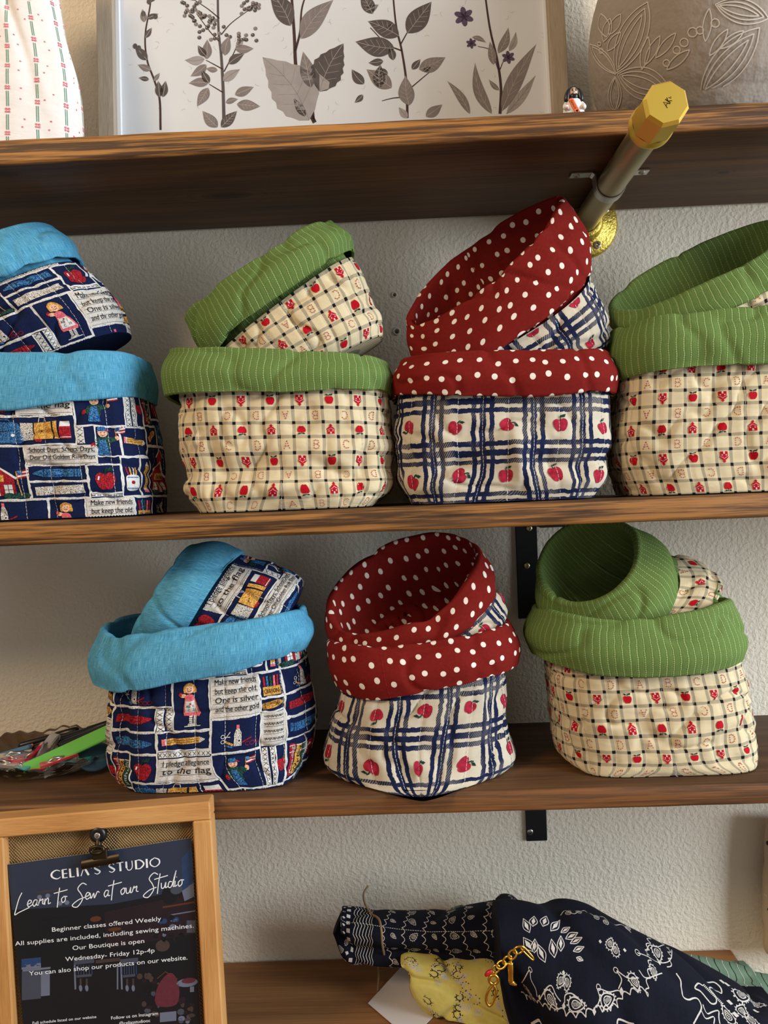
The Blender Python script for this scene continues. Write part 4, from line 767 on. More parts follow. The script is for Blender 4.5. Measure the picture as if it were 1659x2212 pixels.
fabric_bin('cream check bin with green ribbed cuff, upright on the shelf by the black bracket', 'check', -0.105, [((1230,1668),(1596,1650),.060,0,5), ((1200,1610),(1612,1590),.063), ((1186,1510),(1598,1490),.062), ((1180,1410),(1572,1392),.058)],
    [((1148,1412),(1586,1408),.068), ((1136,1368),(1590,1372),.070), ((1152,1324),(1568,1300),.062)], zfloor=ZL, uoff=(3, 0), seed=25, nexp=2.9, hemf=[(-1, 2), (-0.5, -6), (0, -6), (0.5, -4), (1, 4)], rimf=[(-1, 4), (-0.5, -3), (0, -4), (1, 4)])
fabric_bin('cream check bin with round open green ribbed mouth, tipped beside the black bracket', 'check', -0.105, [((1345,1410),(1535,1258),.034,.2,2.4), ((1320,1400),(1542,1232),.042,.4), ((1280,1385),(1502,1212),.046,.5), ((1240,1360),(1447,1212),.046,.55)],
    [((1190,1362),(1446,1210),.054,.6), ((1172,1322),(1428,1172),.057,.62), ((1170,1278),(1374,1146),.050,.66)], uoff=(4, 1), seed=26, nexp=2.2, cnoise=.003, hemf=[(-1, 0), (0, -4), (1, 0)], rimf=[(-1, -4), (0, 0), (1, 6)])
# ------------------------------------------------------------------ things on the upper shelf
# framed botanical print, leaning on the wall
plain('print_paper', L(213,213,215), 0.9, 0.15, var=0.05, scale=14); plain('strip_white', L(226,228,230), 0.8, var=0.02)
plain('botanic_dark', L(92,84,82), 0.95, 0.1, var=0.3, scale=90); plain('botanic_mid', L(130,120,117), 0.95, 0.1, var=0.25, scale=90)
plain('botanic_light', L(158,150,147), 0.95, 0.1, var=0.2, scale=90); plain('botanic_vein', L(172,162,152), 0.95, 0.1); plain('botanic_plum', L(92,78,98), 0.95, 0.1, var=0.3, scale=120)
plain('botanic_stem', L(74,56,54), 0.95, 0.1, var=0.3, scale=60); plain('paper_fibre', L(178,170,160), 0.95, 0.1)
YF = -0.040; LEAN = math.radians(5.0)
fo = pt(217, 290, YF); fo[2] = Z_TT+0.0008; FW = pt(1228, 240, YF)[0]-fo[0]; FHT = 0.60; FB = 0.0165
U3 = np.array([1.0, 0, 0]); V3 = np.array([0, math.sin(LEAN), math.cos(LEAN)]); N3 = np.cross(U3, V3)
pf_ = empty('picture_frame', fo, 'grey wood picture frame with pressed plant print above the shelf', 'picture')
def slab(mb, o, U, V_, N_, x0, x1, y0, y1, z0, z1, mat, bev=0.0006):
    m2 = MB(); box_mb(m2, (x0, y0, z0), (x1, y1, z1), mat, bev); Rm = np.stack([U, V_, N_], 1)
    mb.add(m2.v[0]@Rm.T+np.asarray(o), [f for f in m2.f], mat, smooth=False); return mb
for nm, (x0, x1, y0, y1), mt in (('frame_rail', (0, FW, 0, FB), 'grey_wood_flat'), ('frame_rail', (0, FW, FHT-FB, FHT), 'grey_wood_flat'), ('frame_stile', (0, FB, FB, FHT-FB), 'grey_wood'), ('frame_stile', (FW-FB, FW, FB, FHT-FB), 'grey_wood')):
    part(slab(MB(), fo, U3, V3, N3, x0, x1, y0, y1, -0.006, 0.012, mt), nm, pf_)
pp = MB(); slab(pp, fo, U3, V3, N3, FB, FW-FB, FB, FHT-FB, -0.004, 0.0, 'print_paper', 0.0002)
def fpx(x, y):                               # photo pixel -> millimetres on the sheet
    d = ray(x, y); n = N3; tt = np.dot(fo-CAM, n)/np.dot(d, n); q = CAM+d*tt-fo; return (np.dot(q, U3)*1000, np.dot(q, V3)*1000)
bp = Print()
def stem(pts, w, mat='botanic_stem', lay=2): bp.stroke(smoothpath([fpx(*p) for p in pts], 8*len(pts)), np.linspace(w, w*0.55, 8*len(pts)), mat, lay)
def leaf(x0, y0, x1, y1, wr, mat='botanic_mid', bend=0.0, vein=True, saw=0.0):
    a_, b_ = np.array(fpx(x0, y0)), np.array(fpx(x1, y1)); d = b_-a_; n = np.array([-d[1], d[0]]); t = np.linspace(0, 1, 15)
    prof = np.sin(np.pi*t**0.8)*wr*0.5*(1-0.15*t); mid = a_+np.outer(t, d)+np.outer(np.sin(np.pi*t)*bend, n)
    jag = 1+saw*np.where(np.arange(15) % 2, 1, -1)
    pts = np.vstack([mid+np.outer(prof*jag, n), (mid-np.outer(prof*jag, n))[::-1][1:-1]])
    bp.poly(pts, mat, 3)
    if vein:
        bp.stroke(mid, 0.45, 'botanic_vein' if mat != 'botanic_light' else 'botanic_mid', 4)
        L_ = np.linalg.norm(d)
        if L_ > 22:
            for k in (3, 5, 7, 9):
                for s_ in (1, -1): bp.stroke([mid[k], mid[min(k+2, 14)]+n*prof[min(k+2, 14)]*0.75*s_], 0.28, 'botanic_vein' if mat != 'botanic_light' else 'botanic_mid', 4)
# sprig one: thin bare twig
stem([(347,281),(345,215),(334,175),(318,130),(314,75),(326,0),(330,-90)], 2.2); 
for a_ in ((345,210,342,175),(352,210,358,175),(333,175,345,158),(322,172,300,168),(326,152,298,140),(318,130,292,100),(314,82,328,60),(312,48,308,20),(318,40,342,30),(324,5,340,-20)):
    leaf(*a_, 0.5, 'botanic_dark' if random.random() < .5 else 'botanic_mid')
for x, y in ((292,100),(308,120),(300,104),(310,30),(336,36),(322,4)): bp.ell(*fpx(x, y), 2.4, 3.0, 'botanic_dark', 4, 9)
# sprig two: berries
stem([(484,265),(482,190),(478,120),(472,60),(470,-60)], 3.4, 'botanic_dark'); stem([(478,75),(500,50),(540,20)], 1.2); stem([(474,40),(450,20),(420,0)], 1.2); stem([(474,90),(455,70),(425,30)], 1.2); stem([(484,155),(505,115),(515,90)], 1.2); stem([(482,150),(460,138),(445,130)], 1.2); stem([(482,200),(462,188),(452,182)], 1.2)
for cx, cy, n in ((428,30,20),(540,12,20),(528,85,13),(452,55,16),(415,2,12),(455,74,8)):
    for k in range(n):
        x, y = cx+random.gauss(0, 13), cy+random.gauss(0, 9); bp.ell(*fpx(x, y), 2.1, 2.1, random.choice(['botanic_dark', 'botanic_mid', 'botanic_dark']), 3, 9).ell(*fpx(x-1.2, y-1.4), .6, .6, 'botanic_vein', 4, 6)
for a_ in ((442,128,400,130),(446,122,428,98),(447,128,448,86),(446,140,412,165),(470,152,445,148),(450,180,408,180),(452,180,436,152),(450,190,426,230),(482,175,518,150),(494,138,528,116),(486,120,496,78),(508,105,548,105),(510,100,526,86),(508,205,548,188),(488,222,514,214),(512,225,562,230),(470,275,438,240),(478,275,512,240)):
    leaf(*a_, 0.52, random.choice(['botanic_mid', 'botanic_mid', 'botanic_light', 'botanic_dark']), random.uniform(-.08, .08))
# sprig three: broad leaves
stem([(680,265),(655,215),(640,150),(636,80),(632,20),(625,-80)], 4.2); stem([(638,110),(648,70),(652,20),(664,-20)], 2.4); stem([(678,262),(672,190),(670,180)], 2.4)
leaf(668,260,568,124,0.62,'botanic_light',-.08,saw=.05); leaf(690,198,742,94,0.62,'botanic_dark',.05,saw=.06); leaf(650,84,720,0,0.42,'botanic_mid',.06); leaf(628,56,582,-18,0.5,'botanic_dark',-.06); leaf(672,190,655,112,0.42,'botanic_mid'); leaf(660,252,634,212,0.4,'botanic_dark')
bp.poly([fpx(*q_) for q_ in ((690,198),(690,160),(712,178),(710,192))], 'botanic_light', 4)
# sprig four
stem([(880,255),(878,180),(868,110),(855,50),(845,-60)], 2.6); stem([(878,210),(850,212),(825,218)], 1.3); stem([(876,200),(905,175),(935,150)], 1.3); stem([(868,110),(835,95),(800,60)], 1.5); stem([(866,95),(880,70),(895,45)], 1.3)
for a_, m in (((852,105,768,90),'botanic_dark'),((880,72,932,4),'botanic_dark'),((862,78,795,46),'botanic_dark'),((846,190,792,150),'botanic_mid'),((820,190,822,140),'botanic_dark'),((786,182,760,150),'botanic_dark'),((784,205,766,222),'botanic_dark'),((884,228,876,164),'botanic_mid'),((905,150,962,124),'botanic_mid'),((915,155,932,140),'botanic_dark'),((890,150,908,128),'botanic_dark'),((850,130,842,100),'botanic_dark'),((920,252,955,226),'botanic_mid'),((880,255,862,232),'botanic_light'),((805,30,780,-16),'botanic_dark'),((790,24,818,10),'botanic_mid'),((838,160,812,150),'botanic_dark'),((835,65,850,50),'botanic_dark'),((828,132,796,136),'botanic_dark')):
    leaf(*a_, 0.55, m, random.uniform(-.06, .06))
# sprig five: long blades and a small flower
stem([(1080,246),(1082,190),(1074,130),(1058,60),(1044,-40)], 3.0); stem([(1076,150),(1060,110),(1032,100)], 1.2, 'botanic_plum'); stem([(1080,150),(1088,130)], 1.0)
for a_, m in (((1062,246,1026,136),'botanic_mid'),((1084,240,1158,96),'botanic_mid'),((1094,246,1156,164),'botanic_light'),((1015,246,966,175),'botanic_mid'),((1076,115,1098,60),'botanic_mid'),((1066,140,1058,90),'botanic_mid'),((1078,195,1056,172),'botanic_mid'),((1100,110,1114,70),'botanic_light'),((1020,80,1050,92),'botanic_mid')):
    leaf(*a_, 0.22 if abs(a_[1]-a_[3]) > 60 else 0.35, m, random.uniform(-.1, .1))
for cx, cy, r in ((1002,36,15),(1098,124,10),(1018,94,8)):
    for k in range(6):
        an = k*math.pi/3+0.4; x, y = fpx(cx+r*0.7*math.cos(an), cy+r*0.7*math.sin(an)); bp.ell(x, y, r*.36, r*.2, 'botanic_plum', 3, 10, -an)
for k in range(90):
    x, y = random.uniform(265, 1175), random.uniform(-40, 245); f0 = np.array(fpx(x, y)); an = random.uniform(0, 6.28); bp.stroke(smoothpath([f0, f0+2*np.array([math.cos(an), math.sin(an)]), f0+4.5*np.array([math.cos(an+.7), math.sin(an+.7)])], 6), .22, 'paper_fibre', 0)
bp.apply(pp, Plane(fo, U3, V3), 30, clip=(FB*1000+.5, (FW-FB)*1000-.5, FB*1000+.5, (FHT-FB)*1000), base=0.00012, step=0.00004); part(pp, 'botanical_print', pf_)
# white strip down the inner side of each stile
for x0, x1 in ((FB, FB+0.004), (FW-FB-0.003, FW-FB)): part(slab(MB(), fo, U3, V3, N3, x0, x1, FB, FHT-FB, 0.0, 0.004, 'strip_white', 0.0002), 'inner_strip', pf_)
# white floral cloth bag
P, per, s, X_, Y_, R_ = loft([((-190,440),(172,430),.030,0,3.0), ((-196,350),(176,340),.036), ((-190,230),(172,222),.036), ((-180,160),(164,152),.033), ((-165,80),(146,72),.030), ((-140,0),(126,-8),.026), ((-110,-120),(96,-130),.016), ((-100,-170),(86,-180),.004)], 160, 90, -0.105, 0.0, 2.6, Z_TT+0.0006)
UU, VV = np.meshgrid(np.linspace(-per/2, per/2, 161), s); N = gnormals(P, False)
d = hash_noise(P*np.array([1.5, 1, .5]), 77, 34.0, 3)*0.0045-0.003*np.exp(-(np.abs(hash_noise(P*np.array([1.4, 1, .6]), 78, 30.0, 2))/.12)**2); P = P+N*(d*np.clip(VV/10, 0, 1))[..., None]; P[:, -1] = P[:, 0]; P[..., 2] = np.maximum(P[..., 2], Z_TT+0.0006)
fb = MB(); fb.add(P.reshape(-1, 3), gridmesh(P, False), 'white_floral_cotton', np.stack([UU, VV], 2).reshape(-1, 2)); cc = P[0].mean(0); capg = np.stack([cc+(P[0]-cc)*t_ for t_ in (.001, .5, 1)]); fb.add(capg.reshape(-1, 3), gridmesh(capg, False), 'white_floral_cotton')
fp = Print()
for i in range(-9, 10):
    x0 = i*22.0+4; ph = (i % 3)*9
    for j in range(0, 14):
        y = j*19.0+ph; fp.stroke([(x0-.7, y+3.2), (x0-.9, y+15.8)], .55, 'print_floral_green', 0).stroke([(x0+.7, y+3.2), (x0+.5, y+15.8)], .55, 'print_floral_green', 0)
        for a_ in range(4): fp.ell(x0+1.5*math.cos(a_*1.571+.78), y+1.5*math.sin(a_*1.571+.78), .95, .95, 'print_floral_pink', 1, 7)
    for k in range(34): 
        if k % 3 != 0: fp.ell(x0+random.uniform(5, 17), k*8+random.uniform(0, 4), .8, .8, 'print_floral_pink', 0, 6)
fp.apply(fb, Surf(P, -per/2, per/160, s, False), clip=(-per/2, per/2, 1, s[-1]-2)); tag(fb.build('cloth_bag', None, tuple(cc)), 'white cloth bag with green stripes and pink flowers standing on the upper shelf', 'bag')
# vase
plain('vase_clay', L(152,140,128), 0.85, 0.25, var=0.10, scale=30, bump=0.0015); plain('vase_line', L(200,188,174), 0.9, 0.2, var=0.06, scale=60)
VC = pt(1510, 100, -0.108); VR = VC[0]-pt(1278, 100, -0.108)[0]; zb = Z_TT+0.0006; cz = VC[2]
prof = [(0.0001, zb), (VR*0.60, zb), (VR*0.66, zb+0.003)]+[(VR*math.cos(a_)**0.62 if a_ < 0 else VR*math.cos(a_)**0.75, cz+(cz-zb)*math.sin(a_)*(1.0 if a_ < 0 else 1.25)) for a_ in np.linspace(-0.95, 1.18, 40)]+[(VR*0.42, cz+0.150), (VR*0.44, cz+0.165), (VR*0.40, cz+0.166), (VR*0.36, cz+0.15)]
prof = [p for k, p in enumerate(prof) if k < 2 or p[1] > zb+0.001]
th = np.linspace(-math.pi, math.pi, 129); Pv = np.stack([np.stack([VC[0]+r*np.sin(th), VC[1]-r*np.cos(th), np.full(129, z)], 1) for r, z in prof])
Nv = gnormals(Pv, False); Pv[2:] = Pv[2:]+Nv[2:]*(0.0007*hash_noise(Pv[2:], 5, 120.0, 3))[..., None]; Pv[:, -1] = Pv[:, 0]
vm = MB(); vm.add(Pv.reshape(-1, 3), gridmesh(Pv, False), 'vase_clay'); zz = np.array([p[1] for p in prof])
def vuv(x, y):                               # photo pixel -> (arc, height) on the vase
    d = ray(x, y); tt = (-(CAM[1]-VC[1])-0.07)/d[1]
    for _ in range(12):
        q = CAM+d*tt; r = np.interp(q[2], zz[2:], [p[0] for p in prof][2:]); a_ = d[0]**2+d[1]**2; b_ = 2*(d[0]*(CAM[0]-VC[0])+d[1]*(CAM[1]-VC[1])); c_ = (CAM[0]-VC[0])**2+(CAM[1]-VC[1])**2-r*r; dd = b_*b_-4*a_*c_
        tt = (-b_-math.sqrt(max(dd, 0)))/(2*a_)
    q = CAM+d*tt; return (math.atan2(q[0]-VC[0], -(q[1]-VC[1]))*100.0, q[2]*1000)
vp = Print()
def vs(pts, w=0.9, n=20): vp.stroke(smoothpath([vuv(*p) for p in pts], n), w, 'vase_line', 0)
def vleaf(x0, y0, x1, y1, wd_, k=3):
    a_, b_ = np.array([x0, y0], float), np.array([x1, y1], float); d = b_-a_; n = np.array([-d[1], d[0]])/np.linalg.norm(d); t_ = np.linspace(0, 1, 9)
    for j in range(k):
        w_ = wd_*(1-j*0.34); tt = 0.04*j+t_*(1-0.13*j)
        for s_ in (1, -1): vs([a_+d*q+n*s_*w_*math.sin(math.pi*z)**0.8 for q, z in zip(tt, t_)], 0.9, 22)
vleaf(1332,158,1400,5,30); vleaf(1335,160,1450,200,34); vleaf(1332,160,1275,95,14,2); vleaf(1330,165,1328,245,14,2); vleaf(1512,205,1640,60,34,3); vleaf(1545,10,1659,40,26,3); vleaf(1480,215,1600,225,24,2); vleaf(1300,30,1312,80,12,1)
for bx, by, ang in ((1400,110,0.0), (1425,95,.3), (1450,120,.6), (1390,120,-.4), (1540,90,.2), (1565,75,.7), (1525,60,-.5), (1310,60,-.2), (1325,45,.2), (1322,80,.4)):
    L_ = 42 if bx > 1350 else 22; an = ang-0.9; e = (bx+L_*math.cos(an), by+L_*math.sin(an)); vleaf(bx-10*math.cos(an), by+30, e[0], e[1], 9, 1)
for x, y, r in ((1478,92,9),(1462,108,8),(1496,70,10),(1512,66,8),(1440,136,7),(1545,50,9),(1300,110,5),(1296,95,4)): vs([(x+r*math.cos(a_), y+r*math.sin(a_)) for a_ in np.linspace(0, 6.28, 9)], .9, 24)
vp.apply(vm, Surf(Pv[2:], -math.pi*100, 2*math.pi*100/128, zz[2:]*1000, False), 4, clip=(-170, 170, zz[3]*1000, zz[-5]*1000), base=0.0007); tag(vm.build('vase', None, (VC[0], VC[1], zb)), 'large round greige clay vase with incised leaf outlines on the upper shelf', 'vase')
# little robed figurine
plain('figurine_white', L(236,234,232), 0.35, 0.5, var=0.02); plain('figurine_skin', L(214,178,156), 0.4, 0.5, var=0.03); plain('figurine_black', L(24,22,24), 0.35, 0.5); plain('figurine_orange', L(226,110,62), 0.4, 0.5, var=0.03)
fc = pt(1240, 262, -0.166); fc[2] = Z_TT+0.0006; fg = empty('figurine', fc, 'tiny figurine of a bearded person in white robe with orange sash', 'figurine'); ztop = pt(1240, 188, -0.166)[2]; fh = ztop-fc[2]; k = fh/0.033
def ellip(mb, c, r, mat, n=20, m=14, cut=None):
    ph = np.linspace(-math.pi/2, math.pi/2, m); t_ = np.linspace(0, 2*math.pi, n, endpoint=False); P = np.stack([np.stack([c[0]+r[0]*math.cos(p)*np.cos(t_), c[1]+r[1]*math.cos(p)*np.sin(t_), np.full(n, c[2]+r[2]*math.sin(p))], 1) for p in ph])
    if cut is not None: P = cut(P)
    mb.add(P.reshape(-1, 3), gridmesh(P), mat); return mb
robe = MB(); th = np.linspace(0, 2*math.pi, 28, endpoint=False); Pr = np.stack([np.stack([fc[0]+k*rx*np.cos(th)*(1+.05*np.cos(6*th)), fc[1]+k*ry*np.sin(th), np.full(28, fc[2]+k*z)], 1) for rx, ry, z in ((.0001,.0001,0), (.0105,.0075,0), (.0112,.008,.001), (.0104,.0072,.008), (.0092,.0065,.014), (.0078,.0058,.0185), (.005,.0045,.0205), (.0001,.0001,.021))]); robe.add(Pr.reshape(-1, 3), gridmesh(Pr), 'figurine_white')
for sx in (-1, 1): tube_mb(robe, smoothpath([(fc[0]+sx*k*.0068, fc[1], fc[2]+k*.0175), (fc[0]+sx*k*.0092, fc[1]-k*.003, fc[2]+k*.0125), (fc[0]+sx*k*.0085, fc[1]-k*.0065, fc[2]+k*.0095)], 10), np.linspace(.0022, .0026, 10)*k, 'figurine_white', 12)
part(robe, 'robe', fg)
hd = MB(); hc = fc+np.array([0, -k*.0008, k*.0262]); ellip(hd, hc, (k*.0047, k*.0046, k*.0058), 'figurine_skin')
for sx in (-1, 1): ellip(hd, hc+np.array([sx*k*.0018, -k*.0042, k*.0012]), (k*.0008, k*.0006, k*.0009), 'figurine_black', 10, 8); tube_mb(hd, [hc+np.array([sx*k*.0008, -k*.0045, k*.0026]), hc+np.array([sx*k*.003, -k*.0039, k*.0028])], k*.0003, 'figurine_black', 6); ellip(hd, hc+np.array([sx*k*.0047, 0, 0]), (k*.0007, k*.001, k*.0012), 'figurine_skin', 8, 8); ellip(hd, hc+np.array([sx*k*.0078, -k*.0066, -k*.0172]), (k*.0016, k*.0016, k*.0016), 'figurine_skin', 10, 8)
ellip(hd, hc+np.array([0, -k*.0046, -k*.0003]), (k*.0007, k*.0009, k*.0013), 'figurine_skin', 10, 8); ellip(hd, hc+np.array([0, -k*.0046, -k*.0022]), (k*.0014, k*.0006, k*.0006), 'figurine_white', 10, 8); part(hd, 'head', fg)
hr = MB(); ellip(hr, hc+np.array([0, k*.0018, k*.0024]), (k*.0056, k*.0047, k*.0056), 'figurine_black')
for sx in (-1, 1): tube_mb(hr, smoothpath([hc+np.array([sx*k*.0042, -k*.0012, k*.004]), hc+np.array([sx*k*.0062, -k*.001, -k*.001]), hc+np.array([sx*k*.0072, -k*.0012, -k*.0065]), hc+np.array([sx*k*.0066, -k*.0014, -k*.0095])], 12), np.array([.0016, .002, .0023, .0026, .0028, .0029, .0029, .0028, .0026, .0022, .0016, .0008])*k, 'figurine_black', 10)
part(hr, 'hair', fg); bd = MB(); ellip(bd, hc+np.array([0, -k*.0028, -k*.0042]), (k*.0040, k*.0026, k*.0036), 'figurine_black'); part(bd, 'beard', fg)
sh = MB(); a0, b0 = fc+np.array([-k*.0048, -k*.0072, k*.0185]), fc+np.array([k*.0026, -k*.0094, k*.002]); dd = b0-a0; Lm = np.linalg.norm(dd); Us = dd/Lm; Vs = np.cross([0, -1.0, 0], Us); Vs = -Vs/np.linalg.norm(Vs); Ns = np.cross(Us, Vs)
if Ns[1] > 0: Vs = -Vs; Ns = -Ns
slab(sh, a0, Us, Vs, Ns, 0, Lm, -k*.0026, k*.0026, -k*.0012, 0, 'figurine_orange', k*.0006); tp = Print(); tp.text('Jesus', Lm*1000*.12, -k*1.2, k*3.6, 'figurine_black', 0, fit=Lm*1000*.55).ell(Lm*1000*.8, k*.5, k*.9, k*.7, 'figurine_black', 0, 8).ell(Lm*1000*.8, -k*.5, k*.9, k*.7, 'figurine_black', 0, 8).poly([(Lm*1000*.8, k*1.1), (Lm*1000*.8, -k*1.1), (Lm*1000*.8+k*1.8, 0)], 'figurine_black', 0); tp.apply(sh, Plane(a0, Us, Vs), 20, base=0.00008); part(sh, 'sash', fg)
# ------------------------------------------------------------------ glass dish with sewing notions
dc = pt(92, 1650, -0.088); dc[2] = Z_LT+0.0006; RD = 0.068; n_ = 192; th = np.linspace(0, 2*math.pi, n_, endpoint=False); zig = np.abs(((th*34/(2*math.pi)) % 1)-.5)*2-.5; lobe = np.cos(th*8)
rows_ = []
for r, z, wz, wl in ((.0001, .0012, 0, 0), (.036, .0012, 0, 0), (.040, .0, 0, .2), (.048, .004, 0, .6), (.058, .013, .25, 1), (.0655, .0215, .8, 1), (.068, .0245, 1, 1), (.0672, .0262, 1, 1), (.0645, .0245, 1, 1), (.056, .0165, .3, 1), (.046, .0075, 0, .6), (.036, .0040, 0, 0), (.0001, .0040, 0, 0)):
    rr = r*(1+.018*lobe*wl+.012*zig*wz); rows_.append(np.stack([dc[0]+1.14*rr*np.cos(th), dc[1]+.94*rr*np.sin(th), np.full(n_, dc[2]+z*.70)+wz*.0026*zig+wl*wz*.0018*lobe], 1))
Pd = np.stack(rows_); dm = MB(); dm.add(Pd.reshape(-1, 3), [f for f in gridmesh(Pd)], 'pressed_glass', smooth=True); tag(dm.build('glass_dish', None, tuple(dc)), 'clear pressed glass dish with zigzag rim holding sewing notions', 'dish')
def bar(name, p0, p1, w, h, mat, label, cat, group=None, extra=None, rollang=0.0):
    p0, p1 = np.asarray(p0), np.asarray(p1); U = p1-p0; Ln = np.linalg.norm(U); U = U/Ln; V_ = np.cross([0, 0, 1.0], U); V_ /= np.linalg.norm(V_); N_ = np.cross(U, V_); V_, N_ = V_*math.cos(rollang)+N_*math.sin(rollang), N_*math.cos(rollang)-V_*math.sin(rollang); mb = MB(); slab(mb, p0, U, V_, N_, 0, Ln, -w/2, w/2, -h/2, h/2, mat, min(w, h)*.3)
    if extra: extra(mb, p0, U, V_, N_, Ln)
    return tag(mb.build(name, None, tuple(p0)), label, cat, group)
Z0 = dc[2]
def pen(name, p0, p1, r, mat, label):
    p0, p1 = np.asarray(p0), np.asarray(p1); Ln = np.linalg.norm(p1-p0); mb = MB(); lathe_mb(mb, p0, p1-p0, [(.0001, 0), (r*.75, .0004), (r, .003), (r, Ln*.62), (r*1.12, Ln*.625), (r*1.12, Ln-.004), (r*.8, Ln-.0004), (.0001, Ln)], mat, 20); return tag(mb.build(name, None, tuple(p0)), label, 'pen', 'black pens in the glass dish')
pen('black_pen', pt(40, 1612, -0.075), pt(172, 1576, -0.06), .0036, 'black_plastic', 'short black pen with rounded end lying in the glass dish')
pen('black_pen', pt(70, 1618, -0.088), pt(262, 1556, -0.075), .0040, 'black_plastic', 'black pen resting between the short pen and the green ruler')
pen('black_pen', pt(128, 1612, -0.096), pt(290, 1548, -0.090), .0042, 'black_plastic', 'long black pen lying over the green ruler in the dish')
bar('green_ruler', pt(44, 1668, -0.122), pt(280, 1560, -0.104), .015, .0032, 'green_clear_plastic', 'translucent bright green plastic ruler lying across the glass dish', 'ruler', rollang=0.75)
bar('seam_ripper', pt(-30, 1640, -0.085), pt(66, 1612, -0.095), .006, .004, 'chalk_blue', 'slim grey blue seam ripper handle at the rim of the dish', 'seam ripper')
bar('wooden_stick', pt(18, 1636, -0.098), pt(72, 1608, -0.09), .0022, .0022, 'orange_plastic', 'thin orange stick lying over the clear clips', 'stick')
cb = pt(205, 1634, -0.105); mb = MB(); lathe_mb(mb, cb, (0.25, -0.55, 0.8), [(.0001, -.0015), (.0150, -.0015), (.0165, 0), (.0150, .0015), (.0001, .0015)], 'chalk_blue', 40); tag(mb.build('chalk_disc', None, tuple(cb)), 'flat dusty blue chalk disc under the green ruler', 'chalk')
def sew_clip(px, py, Y, ang, mat, label, sc=1.0, tilt=.3):
    sc *= 1.25; c = pt(px, py-5, Y+.006); root = empty('sewing_clip', c, label, 'clip', 'sewing clips in the glass dish'); ca, sa = math.cos(ang), math.sin(ang); U = np.array([ca, sa, 0])*math.cos(tilt)+np.array([0, 0, math.sin(tilt)]); U /= np.linalg.norm(U); V_ = np.cross([0, 0, 1.0], U); V_ /= np.linalg.norm(V_); N_ = np.cross(U, V_); k = sc
    for s_ in (1, -1):
        m2 = MB(); w = .0042*k; v = []
        for x, z0, z1 in ((-.011, .0030, .0042), (-.002, .0016, .0030), (.010, .0002, .0018), (.012, .0000, .0008)):
            for y in (-w, w):
                for z in (z0, z1): v.append(c+U*x*k+V_*y+N_*z*k*s_)
        f = []
        for q in range(3): b = q*4; f += [(b, b+1, b+5, b+4), (b+2, b+6, b+7, b+3), (b, b+4, b+6, b+2), (b+1, b+3, b+7, b+5)]
        f += [(0, 2, 3, 1), (12, 13, 15, 14)]; m2.add(v, f, mat if s_ == 1 else 'clear_plastic', smooth=False); part(m2, 'jaw', root)
    m3 = MB(); tube_mb(m3, [c+U*x*k+N_*z*k for x, z in ((.004, .0022), (-.002, .0044), (-.007, .003), (-.008, 0), (-.007, -.003), (-.002, -.0044), (.004, -.0022))], .0008*k, 'zinc_steel', 6); part(m3, 'spring', root)
for a_ in ((72,1640,-.108,.3,'red_clear_plastic','clear sewing clip with red top standing among the clear clips',1.0,.9), (128,1652,-.128,.5,'red_clear_plastic','red sewing clip lying under the green ruler',1.15,.3), (100,1668,-.126,.2,'red_clear_plastic','red sewing clip at the front rim of the dish',.9,.1), (34,1642,-.104,.1,'clear_plastic','clear sewing clip lying over the purple clip',1.2,.2), (100,1624,-.100,1.0,'clear_plastic','clear sewing clip standing tilted by the black pens',1.1,.8), (12,1662,-.118,-.3,'clear_plastic','large clear sewing clip at the front of the dish',1.3,.1), (45,1664,-.124,-.6,'teal_clear_plastic','green sewing clip crossing the clear clips',.8,.1), (165,1652,-.122,.1,'teal_clear_plastic','teal sewing clip beside the blue chalk disc',1.0,.1), (28,1650,-.112,-.2,'red_clear_plastic','dark red sewing clip half under the clear clips',.9,.1), (60,1652,-.112,.9,'clear_plastic','small clear sewing clip in the middle of the dish',.8,.4), (130,1640,-.1,-.7,'clear_plastic','clear sewing clip below the long black pen',1.0,.3)): sew_clip(*a_)
# ------------------------------------------------------------------ framed sign on the table
plain('sign_black', L(20,22,28), 0.35, 0.45, var=0.1, scale=30); plain('sign_ceiling', L(44,52,70), 0.35, 0.45, var=0.08, scale=8); plain('sign_wallpic', L(36,26,32), 0.4, 0.4, var=.2, scale=40); plain('sign_white', L(236,238,242), 0.4, 0.4, var=.01)
plain('sign_grey', L(64,68,82), 0.4, 0.4, var=.15, scale=60); plain('sign_blue', L(34,62,104), 0.4, 0.4, var=.15, scale=60); plain('sign_rose', L(92,40,52), 0.4, 0.4, var=.3, scale=300); plain('sign_amber', L(88,48,28), 0.4, 0.4, var=.2, scale=80); plain('sign_tan', L(66,54,50), 0.4, 0.4, var=.3, scale=80); plain('sign_pale', L(100,106,124), 0.4, 0.4, var=.1, scale=80); plain('sign_denim', L(40,62,98), 0.4, 0.4, var=.3, scale=200)
a = Mat('burlap', 0.95, 0.1); x, y, z = a.xyz(); k1 = (x*2700.0+(z*900.0).sin()*.5).sin(); k2 = (z*2300.0+(x*700.0).sin()*.5).sin(); wv = k1*k2
a.col(a.mix(a.noise(a.coord(), 260, 3), L(176,140,92), L(216,182,130))); a.bump(wv, 0.0030, 1.0)
SY = -0.206; tr = pt(453, 1732, SY); IN, YW, LB = math.radians(1.3), math.radians(4.5), math.radians(3.0)
Rz = np.array([[math.cos(YW), -math.sin(YW), 0], [math.sin(YW), math.cos(YW), 0], [0, 0, 1]]); Rx = np.array([[1, 0, 0], [0, math.cos(-LB), -math.sin(-LB)], [0, math.sin(-LB), math.cos(-LB)]]); Ry = np.array([[math.cos(IN), 0, -math.sin(IN)], [0, 1, 0], [math.sin(IN), 0, math.cos(IN)]])
